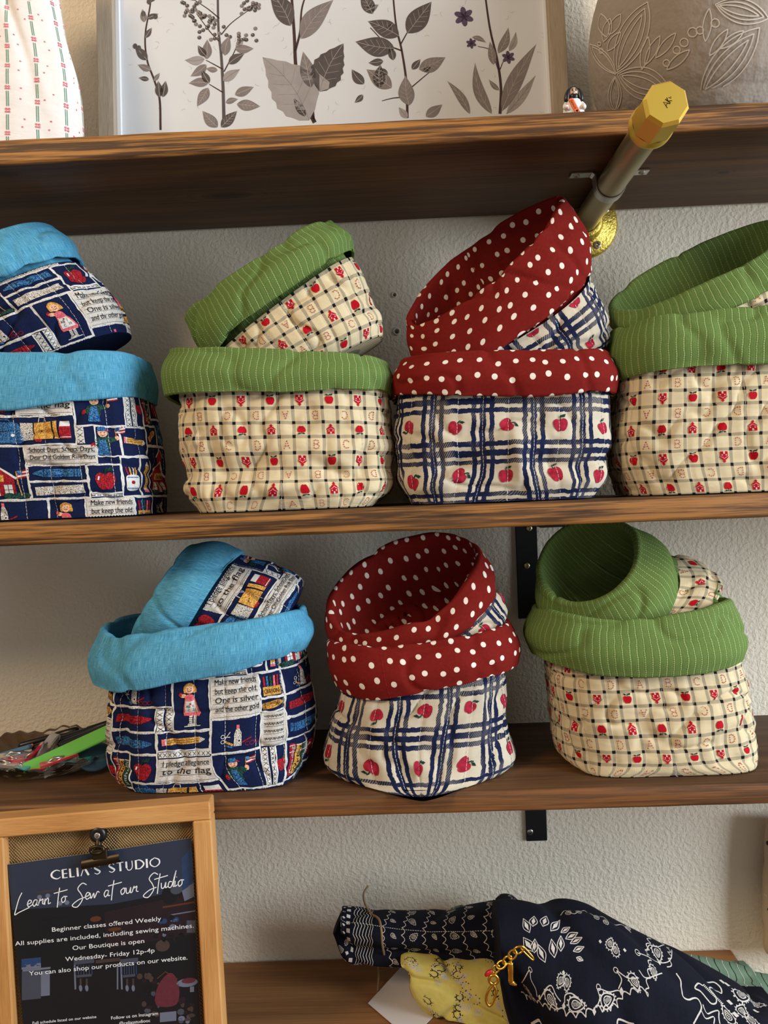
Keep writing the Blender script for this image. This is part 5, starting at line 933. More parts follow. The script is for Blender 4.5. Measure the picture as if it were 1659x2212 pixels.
RS = Rz@Rx@Ry; US, VS, NS = RS[:, 0], RS[:, 2], -RS[:, 1]; SW, SB = 0.181, 0.0150; SH = (tr[2]-Z_TAB-0.0055)/VS[2]-0.0005; so0 = tr-US*SW-VS*SH
sg = empty('framed_sign', (so0+US*SW/2), 'light wooden frame with burlap back and dark clipped studio poster, standing on the table', 'sign')
for nm, (x0, x1, y0, y1), mt in (('frame_rail', (0, SW, 0, SB), 'sign_wood'), ('frame_rail', (0, SW, SH-SB, SH), 'sign_wood'), ('frame_stile', (0, SB, SB, SH-SB), 'sign_wood_upright'), ('frame_stile', (SW-SB, SW, SB, SH-SB), 'sign_wood_upright')):
    part(slab(MB(), so0, US, VS, NS, x0, x1, y0, y1, -0.020, 0.0, mt, 0.0012), nm, sg)
part(slab(MB(), so0, US, VS, NS, SB-.002, SW-SB+.002, SB-.002, SH-SB+.002, -0.014, -0.0095, 'burlap', .0002), 'burlap_back', sg)
def spx(x, y, zo): d = ray(x, y); o_ = so0+NS*zo; tt = np.dot(o_-CAM, NS)/np.dot(d, NS); return CAM+d*tt
PQ = [spx(*q, -0.005) for q in ((15, 1868), (413, 1810), (50, 2212), (432, 2174))]; PWm, PHm0 = 148.0, 141.0; PHm = 205.0    # sheet corners: top left, top right, and two points down the sides
def pmap(x, y):
    a_, b_ = x/PWm, -y/PHm0; top_ = PQ[0]*(1-a_)+PQ[1]*a_; low_ = PQ[2]*(1-a_)+PQ[3]*a_
    return top_*(1-b_)+low_*b_+NS*(0.0012*math.sin(a_*math.pi)*math.cos(y/70.0))
po = MB(); xs = np.linspace(0, PWm, 40); ys = np.linspace(-PHm, 0, 60); GP = np.zeros((60, 40, 3))
for j, y in enumerate(ys):
    for i, x in enumerate(xs): GP[j, i] = pmap(x, y)
po.add(GP.reshape(-1, 3), gridmesh(GP, False), 'sign_black'); po.add((GP-NS*0.0003).reshape(-1, 3), [f[::-1] for f in gridmesh(GP, False)], 'sign_white')
sf = Surf(GP, 0, PWm/39, ys, False); sp = Print(); _fd = uv_finder(GP, 0, PWm/39, ys); m = lambda X_, Y_: _fd(X_/3.386, 1700+Y_/3.386)
def sq(x0, y0, x1, y1, mat, lay): sp.poly([m(x0, y0), m(x1, y0-0.1*(x1-x0)), m(x1, y1-0.1*(x1-x0)), m(x0, y1)], mat, lay)
sp.poly([(0.3, -.3), (PWm-.3, -.3), (PWm-.3, -42), (PWm*.55, -46), (.3, -40)], 'sign_ceiling', 0); sp.poly([(PWm*.5, -52), (PWm-.3, -46), (PWm-.3, -80), (PWm*.5, -84)], 'sign_wallpic', 0); sp.poly([(PWm*.14, -52), (PWm*.3, -52), (PWm*.3, -84), (PWm*.14, -86)], 'sign_black', 1)
for x, y in ((290,805), (350,795), (490,845), (440,850)): sp.ell(*m(x, y), 2.0, 2.0, 'sign_pale', 2, 12)
sp.stroke([m(270,770), m(420,752), m(500,775)], 1.2, 'sign_tan', 1); sp.ell(*m(700, 965), 4.6, 2.4, 'sign_amber', 1, 14); sp.ell(*m(840, 1040), 5.4, 1.6, 'sign_amber', 1, 14)
sq(160,1350,300,1560,'sign_grey',1); sq(300,1345,365,1530,'sign_pale',1); sq(158,1258,300,1320,'sign_blue',2); sq(158,1300,300,1335,'sign_pale',2); sq(165,1335,370,1350,'sign_pale',2)
for x, w in ((540,150), (880,130)):
    sq(x, 1260, x+w, 1300, 'sign_grey', 1)
    for k in range(7): sp.stroke([m(x+12+k*w/7.5, 1300), m(x+14+k*w/7.5, 1372)], .8, 'sign_grey' if k % 2 else 'sign_denim', 1)
    sp.stroke([m(x+6, 1290), m(x+12, 1480)], 1.4, 'sign_pale', 1); sp.stroke([m(x+20, 1385), m(x+w-20, 1375)], 2.2, 'sign_grey', 2)
    for dx in (50, 95): sp.stroke([m(x+dx, 1400), m(x+dx, 1450)], 1.6, 'sign_tan', 2).ell(*m(x+dx, 1470), 1.4, 3.0, 'sign_pale', 2, 10)
sq(700,1265,880,1290,'sign_tan',1); sp.stroke([m(860,1290), m(860,1480)], 1.2, 'sign_pale', 1); sp.poly([m(1330,520), m(1400,440), m(1425,700), m(1330,760)], 'sign_denim', 1); sp.poly([m(1330,760), m(1425,690), m(1425,800), m(1350,835)], 'sign_pale', 1); sp.ell(*m(1240, 790), 6.5, 8, 'sign_black', 1, 16).ell(*m(1290, 750), 5, 4, 'sign_grey', 2, 12); sp.stroke([m(1190,880), m(1430,840)], 1.4, 'sign_amber', 1); sp.stroke([m(1250,935), m(1430,905)], 1.0, 'sign_pale', 1)
for k in range(26): sp.ell(*m(random.uniform(1130, 1330), random.uniform(950, 1150)), random.uniform(1, 3), random.uniform(1, 2.6), random.choice(['sign_pale', 'sign_blue', 'sign_black', 'sign_wallpic']), 2, 8)
for k in range(8): sp.stroke([m(1370+k*8, 975), m(1370+k*8, 1065)], .45, 'sign_pale', 2)
sp.ell(*m(1190, 1160), 6, 5, 'sign_tan', 1, 14); sp.poly(blob([m(1140,1500), m(1190,1400), m(1260,1360), m(1310,1460), m(1290,1590), m(1150,1600)]), 'sign_rose', 2); sp.stroke([m(1150,1400), m(1210,1350), m(1300,1405)], .9, 'sign_amber', 3); sp.ell(*m(1370, 1430), 9, 3.6, 'sign_pale', 2, 16).ell(*m(1380, 1415), 6, 2.4, 'sign_rose', 3, 12); sq(1390,1460,1420,1500,'sign_pale',2)
for k in range(22): sp.ell(*m(random.uniform(1020, 1180), random.uniform(1380, 1690)), random.uniform(1, 3.4), random.uniform(1, 3), random.choice(['sign_tan', 'sign_wallpic', 'sign_grey', 'sign_black']), 1, 8)
for k in range(14): sp.ell(*m(random.uniform(1290, 1430), random.uniform(1540, 1720)), random.uniform(1.4, 3.4), random.uniform(1, 3), random.choice(['sign_tan', 'sign_wallpic', 'sign_grey', 'sign_pale']), 1, 8)
sq(1170,1650,1290,1720,'sign_pale',2)
def line(t_, X0, Y0, X1, size, mat='sign_white'): a_ = m(X0, Y0); b_ = m(X1, Y0-0.102*(X1-X0)); sp.text(t_, a_[0], a_[1], size, mat, 6, ang=math.atan2(b_[1]-a_[1], b_[0]-a_[0]), fit=(b_[0]-a_[0]))
# display capitals with thick and thin strokes
def cap(ch, x, y, h, w):
    th, tn = .21*h, .075*h; S_ = lambda pts, ww: sp.stroke([(x+p[0]*w, y+p[1]*h) for p in smoothpath(pts, 24)], ww, 'sign_white', 6); B_ = lambda pts, ww: sp.stroke([(x+p[0]*w, y+p[1]*h) for p in pts], ww, 'sign_white', 6)
    vary = tn+(th-tn)*np.sin(np.linspace(0, math.pi, 24))**2
    if ch == 'C': S_([(1, .84), (.6, 1), (.15, .8), (0, .5), (.15, .2), (.6, 0), (1, .16)], vary)
    if ch == 'E': B_([(.12, 0), (.12, 1)], th); [B_([(.1, q), (.9, q)], tn*1.2) for q in (.03, .5, .97)]
    if ch == 'L': B_([(.12, 0), (.12, 1)], th); B_([(.1, .03), (.95, .03)], tn*1.2)
    if ch == 'I': B_([(.5, 0), (.5, 1)], th)
    if ch == 'A': B_([(0, 0), (.46, 1)], tn*1.2); B_([(.44, 1), (.92, 0)], th)
    if ch == "'": B_([(.5, .75), (.5, 1)], th*.6)
    if ch == 'S': S_([(.9, .82), (.5, 1), (.1, .76), (.5, .5), (.92, .24), (.5, 0), (.06, .16)], tn+(th-tn)*np.sin(np.linspace(0, math.pi, 24))**4)
    if ch == 'T': B_([(.5, 0), (.5, 1)], th); B_([(0, .97), (1, .97)], tn*1.2)
    if ch == 'U': B_([(.12, 1), (.12, .3)], th); S_([(.12, .32), (.3, .03), (.65, .03), (.88, .35), (.88, 1)], tn*1.2)
    if ch == 'D': B_([(.12, 0), (.12, 1)], th); S_([(.1, .97), (.6, .95), (1, .5), (.6, .05), (.1, .03)], tn+(th*.8-tn)*np.sin(np.linspace(0, math.pi, 24))**2)
    if ch == 'O': S_([(.5, 1), (.08, .72), (.08, .28), (.5, 0), (.92, .28), (.92, .72), (.5, 1)], tn+(th*.7-tn)*np.abs(np.sin(np.linspace(0, 2*math.pi, 24))))
x_ = m(380, 676); cx = x_[0]; bx = m(1185, 576)[0]; word = "CELIA'S STUDIO"; ww = {'C': .8, 'E': .5, 'L': .45, 'I': .22, 'A': .75, "'": .12, 'S': .58, ' ': .4, 'T': .62, 'U': .68, 'D': .8, 'O': .9}; tot = sum(ww[c]+.16 for c in word)*8.2; kx = (bx-cx)/tot
for c in word:
    cap(c, cx, x_[1]+(cx-x_[0])*(m(1185, 576)[1]-x_[1])/(bx-x_[0]), 7.6, ww[c]*8.2*kx); cx += (ww[c]+.16)*8.2*kx
# hand-drawn script line (unit = x-height)
SCR = {'L': ([[(.9, 2.3), (.5, 1.4), (.1, -.2), (0, -.9), (.6, -.6), (2.0, -.05)]], 1.7), 'e': ([[(0, .4), (.55, .6), (.6, .95), (.3, 1), (.1, .5), (.3, .05), (.8, .3)]], .78), 'a': ([[(.7, .9), (.35, .95), (.1, .45), (.3, .02), (.6, .4), (.72, .9), (.65, .2), (.95, .15)]], .95), 'r': ([[(0, .3), (.2, 1), (.28, .75), (.6, .95), (.55, .3), (.85, .15)]], .8), 'n': ([[(0, .2), (.15, .95), (.1, .05)], [(.12, .5), (.45, .98), (.6, .8), (.6, .15), (.95, .25)]], .95), 't': ([[(.5, 2.3), (.35, 1.0), (.25, -.6)], [(-.3, 1.55), (1.6, 1.85)]], .75), 'o': ([[(.45, .95), (.1, .6), (.25, .05), (.6, .3), (.6, .8), (.4, .95), (.9, .85)]], .85), 'S': ([[(2.0, 2.2), (1.4, 2.5), (.8, 1.8), (1.3, .9), (1.5, .1), (.8, -.9), (.1, -.6), (.9, .1), (1.9, .4)]], 1.9), 'w': ([[(0, .9), (.15, .1), (.5, .8), (.62, .1), (1.0, .95), (1.3, .8)]], 1.2), 'u': ([[(0, .9), (.1, .15), (.45, .2), (.65, .9), (.65, .15), (.95, .25)]], .95), 'd': ([[(.6, .85), (.25, .9), (.1, .3), (.4, .05), (.7, .6), (1.1, 2.4), (.8, .3), (1.05, .2)]], 1.0), 'i': ([[(.1, .9), (.12, .15), (.45, .3)], [(.25, 1.4), (.3, 1.45)]], .48), ' ': ([], .75)}
txt = 'Learn to Sew at our Studio'; A0, A1 = m(112, 895), m(1340, 728); tot = sum(SCR[c][1] for c in txt); xh = (A1[0]-A0[0])/tot; x_ = A0[0]; an = math.atan2(A1[1]-A0[1], A1[0]-A0[0])
for c in txt:
    for strk in SCR[c][0]:
        q = smoothpath(strk, 8*len(strk)); q = np.stack([q[:, 0]*1.05+q[:, 1]*.12, q[:, 1]*1.05], 1)*xh; base_y = A0[1]+(x_-A0[0])*math.tan(an); sp.stroke(np.stack([x_+q[:, 0], base_y+q[:, 1]+.6], 1), .75, 'sign_white', 6)
    x_ += SCR[c][1]*xh
line('Beginner classes offered Weekly', 378, 1058, 1180, 5.4); line('All supplies are included, including sewing machines.', 112, 1160, 1418, 5.4); line('Our Boutique is open', 530, 1192, 1056, 5.4); line('Wednesday- Friday 12p-4p', 480, 1274, 1132, 5.4); line('You can also shop our products on our website.', 215, 1378, 1372, 5.4)
line('Full schedule listed on our website', 238, 1735, 706, 3.4); line('Follow us on Instagram', 812, 1700, 1156, 4.0); line('@celiasstudiooc', 872, 1740, 1100, 4.0)
sp.apply(po, sf, 8, clip=(.2, PWm-.2, -PHm, -.2), base=.0001, step=.00004); part(po, 'poster', sg)
cl = MB(); cA = spx(214, 1800, -.004); lathe_mb(cl, cA, NS, [(.0001, .0), (.0068, 0), (.0068, .003), (.0055, .0048), (.0022, .0052), (.0020, .0042), (.0001, .0042)], 'black_plastic', 28); screw_mb(cl, cA+NS*.0045, NS, .0026, 'screw_steel'); tube_mb(cl, [cA+NS*.002, cA-VS*.012+NS*.004, cA-VS*.017+NS*.005], .0026, 'antique_brass', 12)
lp = [cA-VS*.0105+NS*.0075+US*(.0052*math.cos(q))+VS*(.0028*math.sin(q)) for q in np.linspace(0, 2*math.pi, 24, endpoint=False)]; tube_mb(cl, lp, .0014, 'antique_brass', 8, True)
jw = cA+US*.002-VS*.0205+NS*.003; g_ = []; 
for q in np.linspace(-.6, 2.5, 12): g_.append(np.stack([jw+US*x+NS*(.0034*math.sin(q)+.001)-VS*(.0040*math.cos(q))+VS*(.11*x) for x in np.linspace(-.0150, .0150, 6)]))
g_ = np.stack(g_); cl.add(g_.reshape(-1, 3), gridmesh(g_, False), 'antique_brass'); cl.add((g_+NS*.0006).reshape(-1, 3), gridmesh(g_, False), 'antique_brass'); slab(cl, jw+VS*.004, US, VS, NS, -.006, .006, -.002, .006, .001, .005, 'antique_brass', .0008); part(cl, 'clip', sg)
# floral cloth behind the sign
def roll_cloth(name, rows, Yc, mat, label, cat, seed, nz=.003, prt=None, n_exp=2.4, alpha=0.0, NU=150, NV=90, group=None, zmin=None, parent=None, freq=40.0, maxlen=3.5, ribbon=None):
    P, per, s, X_, Y_, R_ = loft(rows, NU, NV, Yc, alpha, n_exp); UU, VV = np.meshgrid(np.linspace(-per/2, per/2, NU+1), s); N = gnormals(P, False)
    d = hash_noise(P, seed, freq, 3)*nz-1.1*nz*np.exp(-(np.abs(hash_noise(P, seed+1, freq*.8, 2))/.1)**2); 
    if ribbon is not None: d = d+ribbon(UU, VV, per, s[-1])
    P = P+N*d[..., None]; P[:, -1] = P[:, 0]
    if zmin is not None: z_ = P[..., 2]; z_ = np.where(z_ > zmin, z_+.004, zmin+.004/(1+np.maximum(zmin-z_, 0)/.010)); P[..., 2] = np.where(P[..., 0] < XT+.004, z_, P[..., 2])
    mb = MB(); mb.add(P.reshape(-1, 3), gridmesh(P, False), mat, np.stack([UU, VV], 2).reshape(-1, 2))
    for e, w in ((0, 1), (-1, -1)):
        c = P[e].mean(0); g = np.stack([c+(P[e]-c)*t_ for t_ in ((.001, .5, 1) if w == 1 else (1, .5, .001))]); mb.add(g.reshape(-1, 3), gridmesh(g, False), mat, np.zeros((g.size//3, 2)))
    if prt is not None: (prt(per, s[-1], uv_finder(P, -per/2, per/NU, s)) if prt.__name__ == 'navy_main' else prt(per, s[-1])).apply(mb, Surf(P, -per/2, per/NU, s, False), maxlen, clip=(-per/2, per/2, .5, s[-1]-.5))
    c = P.reshape(-1, 3).mean(0); c[2] = P[..., 2].min()
    if parent is not None: return part(mb, name, parent)
    return tag(mb.build(name, None, tuple(c)), label, cat, group)
plain('leaf_green_cloth', L(122,158,124), .9, .15, var=.1, scale=60); plain('pale_pink_cloth', L(226,208,208), .9, .15, var=.05, scale=40)
def daisy_print(per, h):
    p = Print()
    for k in range(60):
        x, y = random.uniform(-per/2, per/2), random.uniform(0, h)
        for a_ in range(5): p.ell(x+2.2*math.cos(a_*1.257), y+2.2*math.sin(a_*1.257), 1.5, 1.1, 'print_white', 0, 7, a_*1.257)
        p.ell(x, y, 1, 1, 'print_tan', 1, 7)
    return p
def berry_print(per, h):
    p = Print()
    for k in range(50): p.ell(random.uniform(-per/2, per/2), random.uniform(0, h), 1.8, 1.8, random.choice(['print_red', 'print_floral_pink', 'print_blue']), 0, 8)
    return p
roll_cloth('folded_cloth', [((-150,2330),(24,2326),.05), ((-150,2250),(22,2245),.055), ((-145,2160),(16,2155),.05), ((-140,2128),(8,2125),.03)], -.12, 'leaf_green_cloth', 'folded green cloth with white daisies behind the framed sign', 'cloth', 90, .002, daisy_print, zmin=Z_TAB+.0006)
roll_cloth('folded_cloth', [((-150,2126),(4,2120),.03), ((-150,2080),(12,2075),.045), ((-145,2010),(8,2005),.042), ((-140,1975),(-6,1972),.02)], -.118, 'pale_pink_cloth', 'folded pale pink cloth with berry print on top of the green cloth', 'cloth', 91, .002, berry_print)
# ------------------------------------------------------------------ bandana bundle on the table
def paisley(r, w=.55, mat='print_ivory', lay=0):
    p = Print(); t_ = np.linspace(0, 2*math.pi, 26); base_ = np.stack([.62*np.cos(t_)*(1-.35*np.sin(t_)), np.sin(t_)+.25*np.cos(t_)*np.maximum(np.sin(t_), 0)], 1)
    p.stroke(base_*r, w, mat, lay); p.stroke(base_*r*.55, w*.8, mat, lay)
    for k in range(13): a_ = k*2*math.pi/13; q = base_[int(a_/(2*math.pi)*25)]*r; p.ell(*(q*1.17), w*.75, w*.75, mat, lay, 6)
    for k in range(5): p.stroke([(-.2*r, (-.35+k*.17)*r), (.2*r, (-.30+k*.17)*r)], w*.6, mat, lay)
    return p
def scallop(p, pts, r, w=.6, mat='print_ivory'):
    q = smoothpath(pts, 60); seg = np.concatenate([[0], np.cumsum(np.linalg.norm(np.diff(q, axis=0), axis=1))]); n = max(2, int(seg[-1]/(2*r)))
    for k in range(n):
        a_, b_ = [np.array([np.interp(seg[-1]*f, seg, q[:, 0]), np.interp(seg[-1]*f, seg, q[:, 1])]) for f in (k/n, (k+1)/n)]; d = b_-a_; nn_ = np.array([-d[1], d[0]]); p.stroke([a_+d*t_+nn_*.45*math.sin(math.pi*t_) for t_ in np.linspace(0, 1, 9)], w, mat, 0)
PA, PB, PC = paisley(7), paisley(4.6, .45), paisley(3, .4)
def lotus(p, cx, cy, R_, mat='print_ivory'):
    for k in range(11):
        a_ = k*2*math.pi/11; d = np.array([math.cos(a_), math.sin(a_)]); n_2 = np.array([-d[1], d[0]]); c = np.array([cx, cy])
        p.stroke([c+d*R_*.3, c+d*R_*.65+n_2*R_*.2, c+d*R_, c+d*R_*.65-n_2*R_*.2, c+d*R_*.3], .7, mat, 0); p.poly([c+d*R_*.4, c+d*R_*.6+n_2*R_*.08, c+d*R_*.8, c+d*R_*.6-n_2*R_*.08], mat, 0)
def band_print(seed_, dens, border=True):
    def f(per, h):
        r = random.Random(seed_); p = Print()
        if border:
            for j, y in enumerate(np.arange(8, h, 34)):
                off = 8*math.sin(j)
                scallop(p, [(x, y+6*math.sin(x*.06+j)+off) for x in np.linspace(-per/2+3, per/2-3, 14)], 4.2)
                for k, x in enumerate(np.arange(-per/2+8, per/2, 17)): p.put(PA if k % 2 else PB, x, y+11+6*math.sin(x*.06+j)+off, .85, r.uniform(-.4, .4)); p.stroke([(x+8, y+5+off+6*math.sin(x*.06+j)), (x+8, y+17+off)], .6, 'print_ivory', 0).ell(x+8, y+18.4+off, 1.4, 1.4, 'print_ivory', 0, 8)
        for k in range(dens):
            x, y = r.uniform(-per/2+5, per/2-5), r.uniform(4, h-4); p.put(PC, x, y, 1, r.uniform(0, 6)); p.poly([(x+6, y), (x+7, y+1.6), (x+8, y), (x+7, y-1.6)], 'print_ivory', 0)
        return p
    return f
GB = 'bandana cloths piled on the table'; ZT = Z_TAB+.0006
def navy_main(per, h, find):
    p = Print(); q = lambda x, y: np.array(find(x, y)); k = lambda c: q(1100+c[0]/2.968, 1880+c[1]/2.968)      # traced in crop units
    def st(pts, w=.8, n=None):
        K_ = np.array([k(c) for c in pts]); D_ = np.linalg.norm(np.diff(K_, axis=0), axis=1)
        C_ = np.linalg.norm(np.diff(np.array(pts, float), axis=0), axis=1)
        if (D_ < 12+C_*.45).all(): p.stroke(smoothpath(K_, n or 6*len(pts)), w, 'print_ivory', 0)
    def dot(c, r=1.5): x, y = k(c); p.stroke([(x+r*math.cos(a_), y+r*math.sin(a_)) for a_ in np.linspace(0, 6.28, 12)], .6, 'print_ivory', 0)
    def pais(c, sz, ang): x, y = k(c); p.put(paisley(1.0, .13), x, y, sz, ang)
    # scalloped border sweeping over the front fold
    scallop(p, [k(c) for c in ((75,780),(120,830),(190,850),(230,890),(310,890),(350,930),(420,945),(500,940),(530,900),(620,910),(700,880),(730,820),(800,790),(890,770),(905,700),(985,680),(1010,620))], 4.0, .85)
    st([(80,720),(100,690),(130,640),(140,700),(170,760),(180,810)]); st([(200,820),(235,760),(270,740),(300,800),(330,840)]); st([(355,850),(360,800),(400,790),(450,830),(470,870)]); st([(560,880),(580,820),(570,760),(640,780),(700,770),(720,800)]); st([(700,760),(720,700),(690,645),(760,690),(830,690)]); st([(830,640),(880,690),(980,660)]); st([(1040,560),(1010,590),(930,580),(880,550),(820,530)]); st([(880,520),(900,480),(960,490),(1020,510),(1040,555)])
    for c, r in (((572,750),2), ((683,640),2), ((822,527),2.4), ((135,636),2)): dot(c, r)
    for c, s_, a_ in (((125,775),6.2,.3), ((268,830),6.5,-.5), ((430,860),6.5,.2), ((630,830),7,.5), ((805,715),6,-.8), ((950,530),6.5,-1.3), ((925,650),5,-1.4)): pais(c, s_, a_)
    for c in ((195,815), (350,870), (545,905), (720,770), (960,595)): x, y = k(c); p.poly([(x-2.5, y), (x, y+1.6), (x+2.5, y), (x, y-1.6)], 'print_ivory', 0)
    for c in ((645,470), (680,510), (330,710), (370,720)): pais(c, 5.0, 1.0+c[0]*.01)
    for c in ((583,457), (740,512), (348,655)): x, y = k(c); p.poly([(x-1.6, y), (x, y+1.6), (x+1.6, y), (x, y-1.6)], 'print_ivory', 0)
    # open flower by the knot
    for a_, b_, w_ in (((150,360),(160,295),26), ((215,360),(238,295),28), ((265,390),(325,320),26), ((330,400),(390,365),16), ((360,440),(440,400),22), ((390,470),(468,430),18), ((410,520),(480,490),18), ((430,560),(474,578),14), ((130,400),(90,310),24), ((150,520),(90,430),30), ((230,590),(180,470),26), ((290,560),(270,440),26), ((330,520),(330,420),22), ((160,530),(165,440),24)):
        a2, b2 = np.array(a_, float), np.array(b_, float); d = b2-a2; n_2 = np.array([-d[1], d[0]])/np.linalg.norm(d)*w_
        st([a2, a2+d*.45+n_2, b2], .75); st([a2, a2+d*.45-n_2, b2], .75); p.poly([k(c) for c in (a2+d*.15, a2+d*.5+n_2*.5, a2+d*.85, a2+d*.5-n_2*.5)], 'print_ivory', 0)
    # dense corner motifs
    st([(1070,660),(1150,680),(1200,655),(1260,670),(1290,710),(1340,700),(1380,760)], 1.3); st([(1070,660),(1100,720),(1110,800),(1150,830),(1200,820),(1230,870),(1210,930),(1180,985)], 1.3); st([(1240,860),(1270,920),(1340,900),(1350,985)], 1.1); st([(1230,900),(1260,950),(1310,940),(1310,985)], 1.0)
    for sc_ in (1.0, .72): st([(1290+(x-1290)*sc_, 790+(y-790)*sc_) for x, y in ((1220,720),(1180,700),(1150,740),(1200,770),(1260,840),(1300,880),(1340,870),(1330,810),(1280,740),(1340,770),(1385,790),(1380,740),(1320,690),(1250,690))], 1.2, 70)
    for k_ in range(16): x, y = 1240+k_*8, 740+k_*8; st([(x, y), (x+10, y-8)], .7)
    for c in ((1412,848),(1450,925),(1580,905),(1395,732),(1365,715)): x, y = k(c); p.poly([(x-3, y), (x, y+3.4), (x+3, y), (x, y-3.4)], 'print_ivory', 0)
    for c, s_, a_ in (((1490,800),9,.5), ((1400,930),8,2.2), ((1490,900),8,1.2), ((1570,860),8,.2), ((1550,960),7,2)): pais(c, s_, a_)
    for dx in (0, 30, 60): st([(1430+dx, 740+dx*.4), (1480+dx, 840+dx*.4), (1510+dx, 950)], 1.4)
    st([(140,985),(190,960),(210,990)], 1.6); st([(690,985),(700,955),(760,975),(800,985)], 1.4)
    for c in ((380,270), (450,265), (560,300), (620,330), (760,370)): pais(c, 3.6, 1.2)
    st([(330,290),(360,260),(420,280),(480,260),(540,290),(600,300),(660,340),(720,350),(780,400)], .8, 60)
    return p
root = empty('navy_bandana_bundle', ptz(1300, 2280, ZT), 'knotted navy paisley bandana bundle with long loop end lying on the table', 'bandana', GB)
def strap_print(per, h):
    p = Print()
    for k in range(7):
        y0 = 9+k*2.6; p.stroke([(x, y0+18+1.2*math.sin(x*.5)) for x in np.linspace(-per/2+2, per/2-2, 40)], .55, 'print_ivory', 0)
    for x in np.arange(-per/2+4, per/2, 8.5): p.put(PC, x, 9, .9, 1.2); p.poly([(x+4, 15), (x+5.5, 17.5), (x+7, 15), (x+5.5, 12.5)], 'print_ivory', 0); p.rect(x, 19, x+4, 23, 'print_ivory', 0)
    for k, y in enumerate(np.arange(56, h, 20)):
        scallop(p, [(x, y+4*math.sin(x*.1)) for x in np.linspace(-per/2+2, per/2-2, 10)], 3.6, .55)
        for x in np.arange(-per/2+6, per/2, 15): p.put(PB if k % 2 else PC, x, y+9, .9, random.uniform(-1, 1))
    p.dashes([(-per*.16+.05*y, y) for y in np.arange(4, h, 4)], .4, 1.4, .9, 'stitch_thread', 2); p.dashes([(per*.14-.04*y, y) for y in np.arange(4, h, 4)], .4, 1.4, .9, 'stitch_thread', 2)
    return p
GR = lambda UU, VV, per, h: -.010*np.exp(-((UU-.02*per)/9)**2)*np.clip(1.1-VV/h*.5, 0, 1)
roll_cloth('loop_strap', [((772,1962),(742,2062),.012), ((745,1965),(722,2012),.010), ((742,1968),(748,2062),.022), ((800,1972),(800,2073),.026), ((870,1978),(880,2078),.026), ((950,1974),(960,2082),.028), ((1010,1966),(1030,2086),.030), ((1075,1958),(1075,2094),.032)][1:], -.058, 'navy_bandana_cotton', None, None, 60, .0022, strap_print, parent=root, ribbon=GR)
roll_cloth('main_cloth', [((1072,1956),(1072,2120),.032), ((1120,1962),(1105,2230),.040), ((1185,1968),(1150,2330),.052), ((1260,1976),(1230,2350),.058), ((1340,2000),(1320,2360),.058), ((1430,2052),(1420,2370),.056), ((1530,2112),(1530,2390),.052), ((1640,2170),(1640,2420),.046), ((1740,2235),(1740,2440),.036), ((1800,2300),(1800,2440),.016)], -.104, 'navy_bandana_cotton', None, None, 61, .0048, navy_main, parent=root, NU=200, NV=160, zmin=ZT, freq=30.0,
    ribbon=lambda UU, VV, per, h: -.016*np.exp(-((UU-.03*per-.10*(VV-30))/20)**2)*np.exp(-((VV-40)/30)**2)+.007*np.exp(-((UU+.05*per-.05*VV)/22)**2)*np.exp(-((VV-100)/55)**2))
kn_rows = [((1078,1954),(1078,2100),.036), ((1090,1948),(1098,2112),.042), ((1112,1950),(1122,2120),.044), ((1128,1960),(1136,2112),.038)]
roll_cloth('knot_band', kn_rows, -.066, 'navy_bandana_cotton', None, None, 62, .002, band_print(5, 4), parent=root, NV=40)
# twine
tw_ = MB(); p0 = pt(803, 1974, -.045); tube_mb(tw_, smoothpath([pt(795, 1914, -.028), pt(786, 1930, -.035), pt(788, 1950, -.045), pt(800, 1972, -.058), pt(818, 1985, -.072), pt(824, 2010, -.088), pt(826, 2040, -.086), pt(830, 2070, -.07), pt(818, 2085, -.045), pt(818, 2110, -.05), pt(816, 2140, -.06)], 60), .0011, 'twine', 7); tag(tw_.build('twine', None, tuple(p0)), 'frayed brown twine tied round the navy bandana loop', 'twine')
# card
ca = [ptz(*q, ZT) for q in ((868, 2088), (795, 2168), (886, 2246), (968, 2166))]; cdm = MB(); v = np.array(ca); v2 = v+np.array([0, 0, .0006]); cdm.add(np.vstack([v, v2]), [(3, 2, 1, 0), (4, 5, 6, 7), (0, 1, 5, 4), (1, 2, 6, 5), (2, 3, 7, 6), (3, 0, 4, 7)][:2]+[(0, 4, 5, 1)[::-1], (1, 5, 6, 2)[::-1], (2, 6, 7, 3)[::-1], (3, 7, 4, 0)[::-1]], 'paper_card', smooth=False); tag(cdm.build('paper_card', None, tuple(v.mean(0))), 'blank white paper card lying on the table beside the yellow bandana', 'card')
def yellow_print(per, h):
    r = random.Random(3); p = Print()
    for k in range(95):
        x, y = r.uniform(-per/2, per/2), r.uniform(2, h); m_ = 'print_black' if k % 3 else 'print_ivory'; t_ = np.linspace(0, 5.2, 14); sz = r.uniform(3, 6); a_ = r.uniform(0, 6); p.stroke([(x+sz*math.cos(q+a_)*(.5+q*.1), y+sz*math.sin(q+a_)*(.5+q*.1)) for q in t_], .9, m_, 0)
        for q in t_[::2]: p.ell(x+(sz+2)*math.cos(q+a_)*(.5+q*.1), y+(sz+2)*math.sin(q+a_)*(.5+q*.1), .6, .6, 'print_black', 0, 6)
        p.put(paisley(3.4, .5, 'print_ivory'), x+9, y+5, 1, a_)
    return p
roll_cloth('yellow_bandana', [((866,2076),(880,2100),.012), ((900,2078),(893,2155),.018), ((960,2082),(925,2200),.022), ((1020,2086),(970,2245),.026), ((1080,2090),(1040,2290),.030), ((1130,2120),(1100,2330),.030), ((1180,2180),(1150,2340),.028)], -.085, 'yellow_bandana_cotton', 'yellow paisley bandana spilling out under the navy bundle', 'bandana', 63, .0038, yellow_print, group=GB, zmin=ZT, freq=60.0)
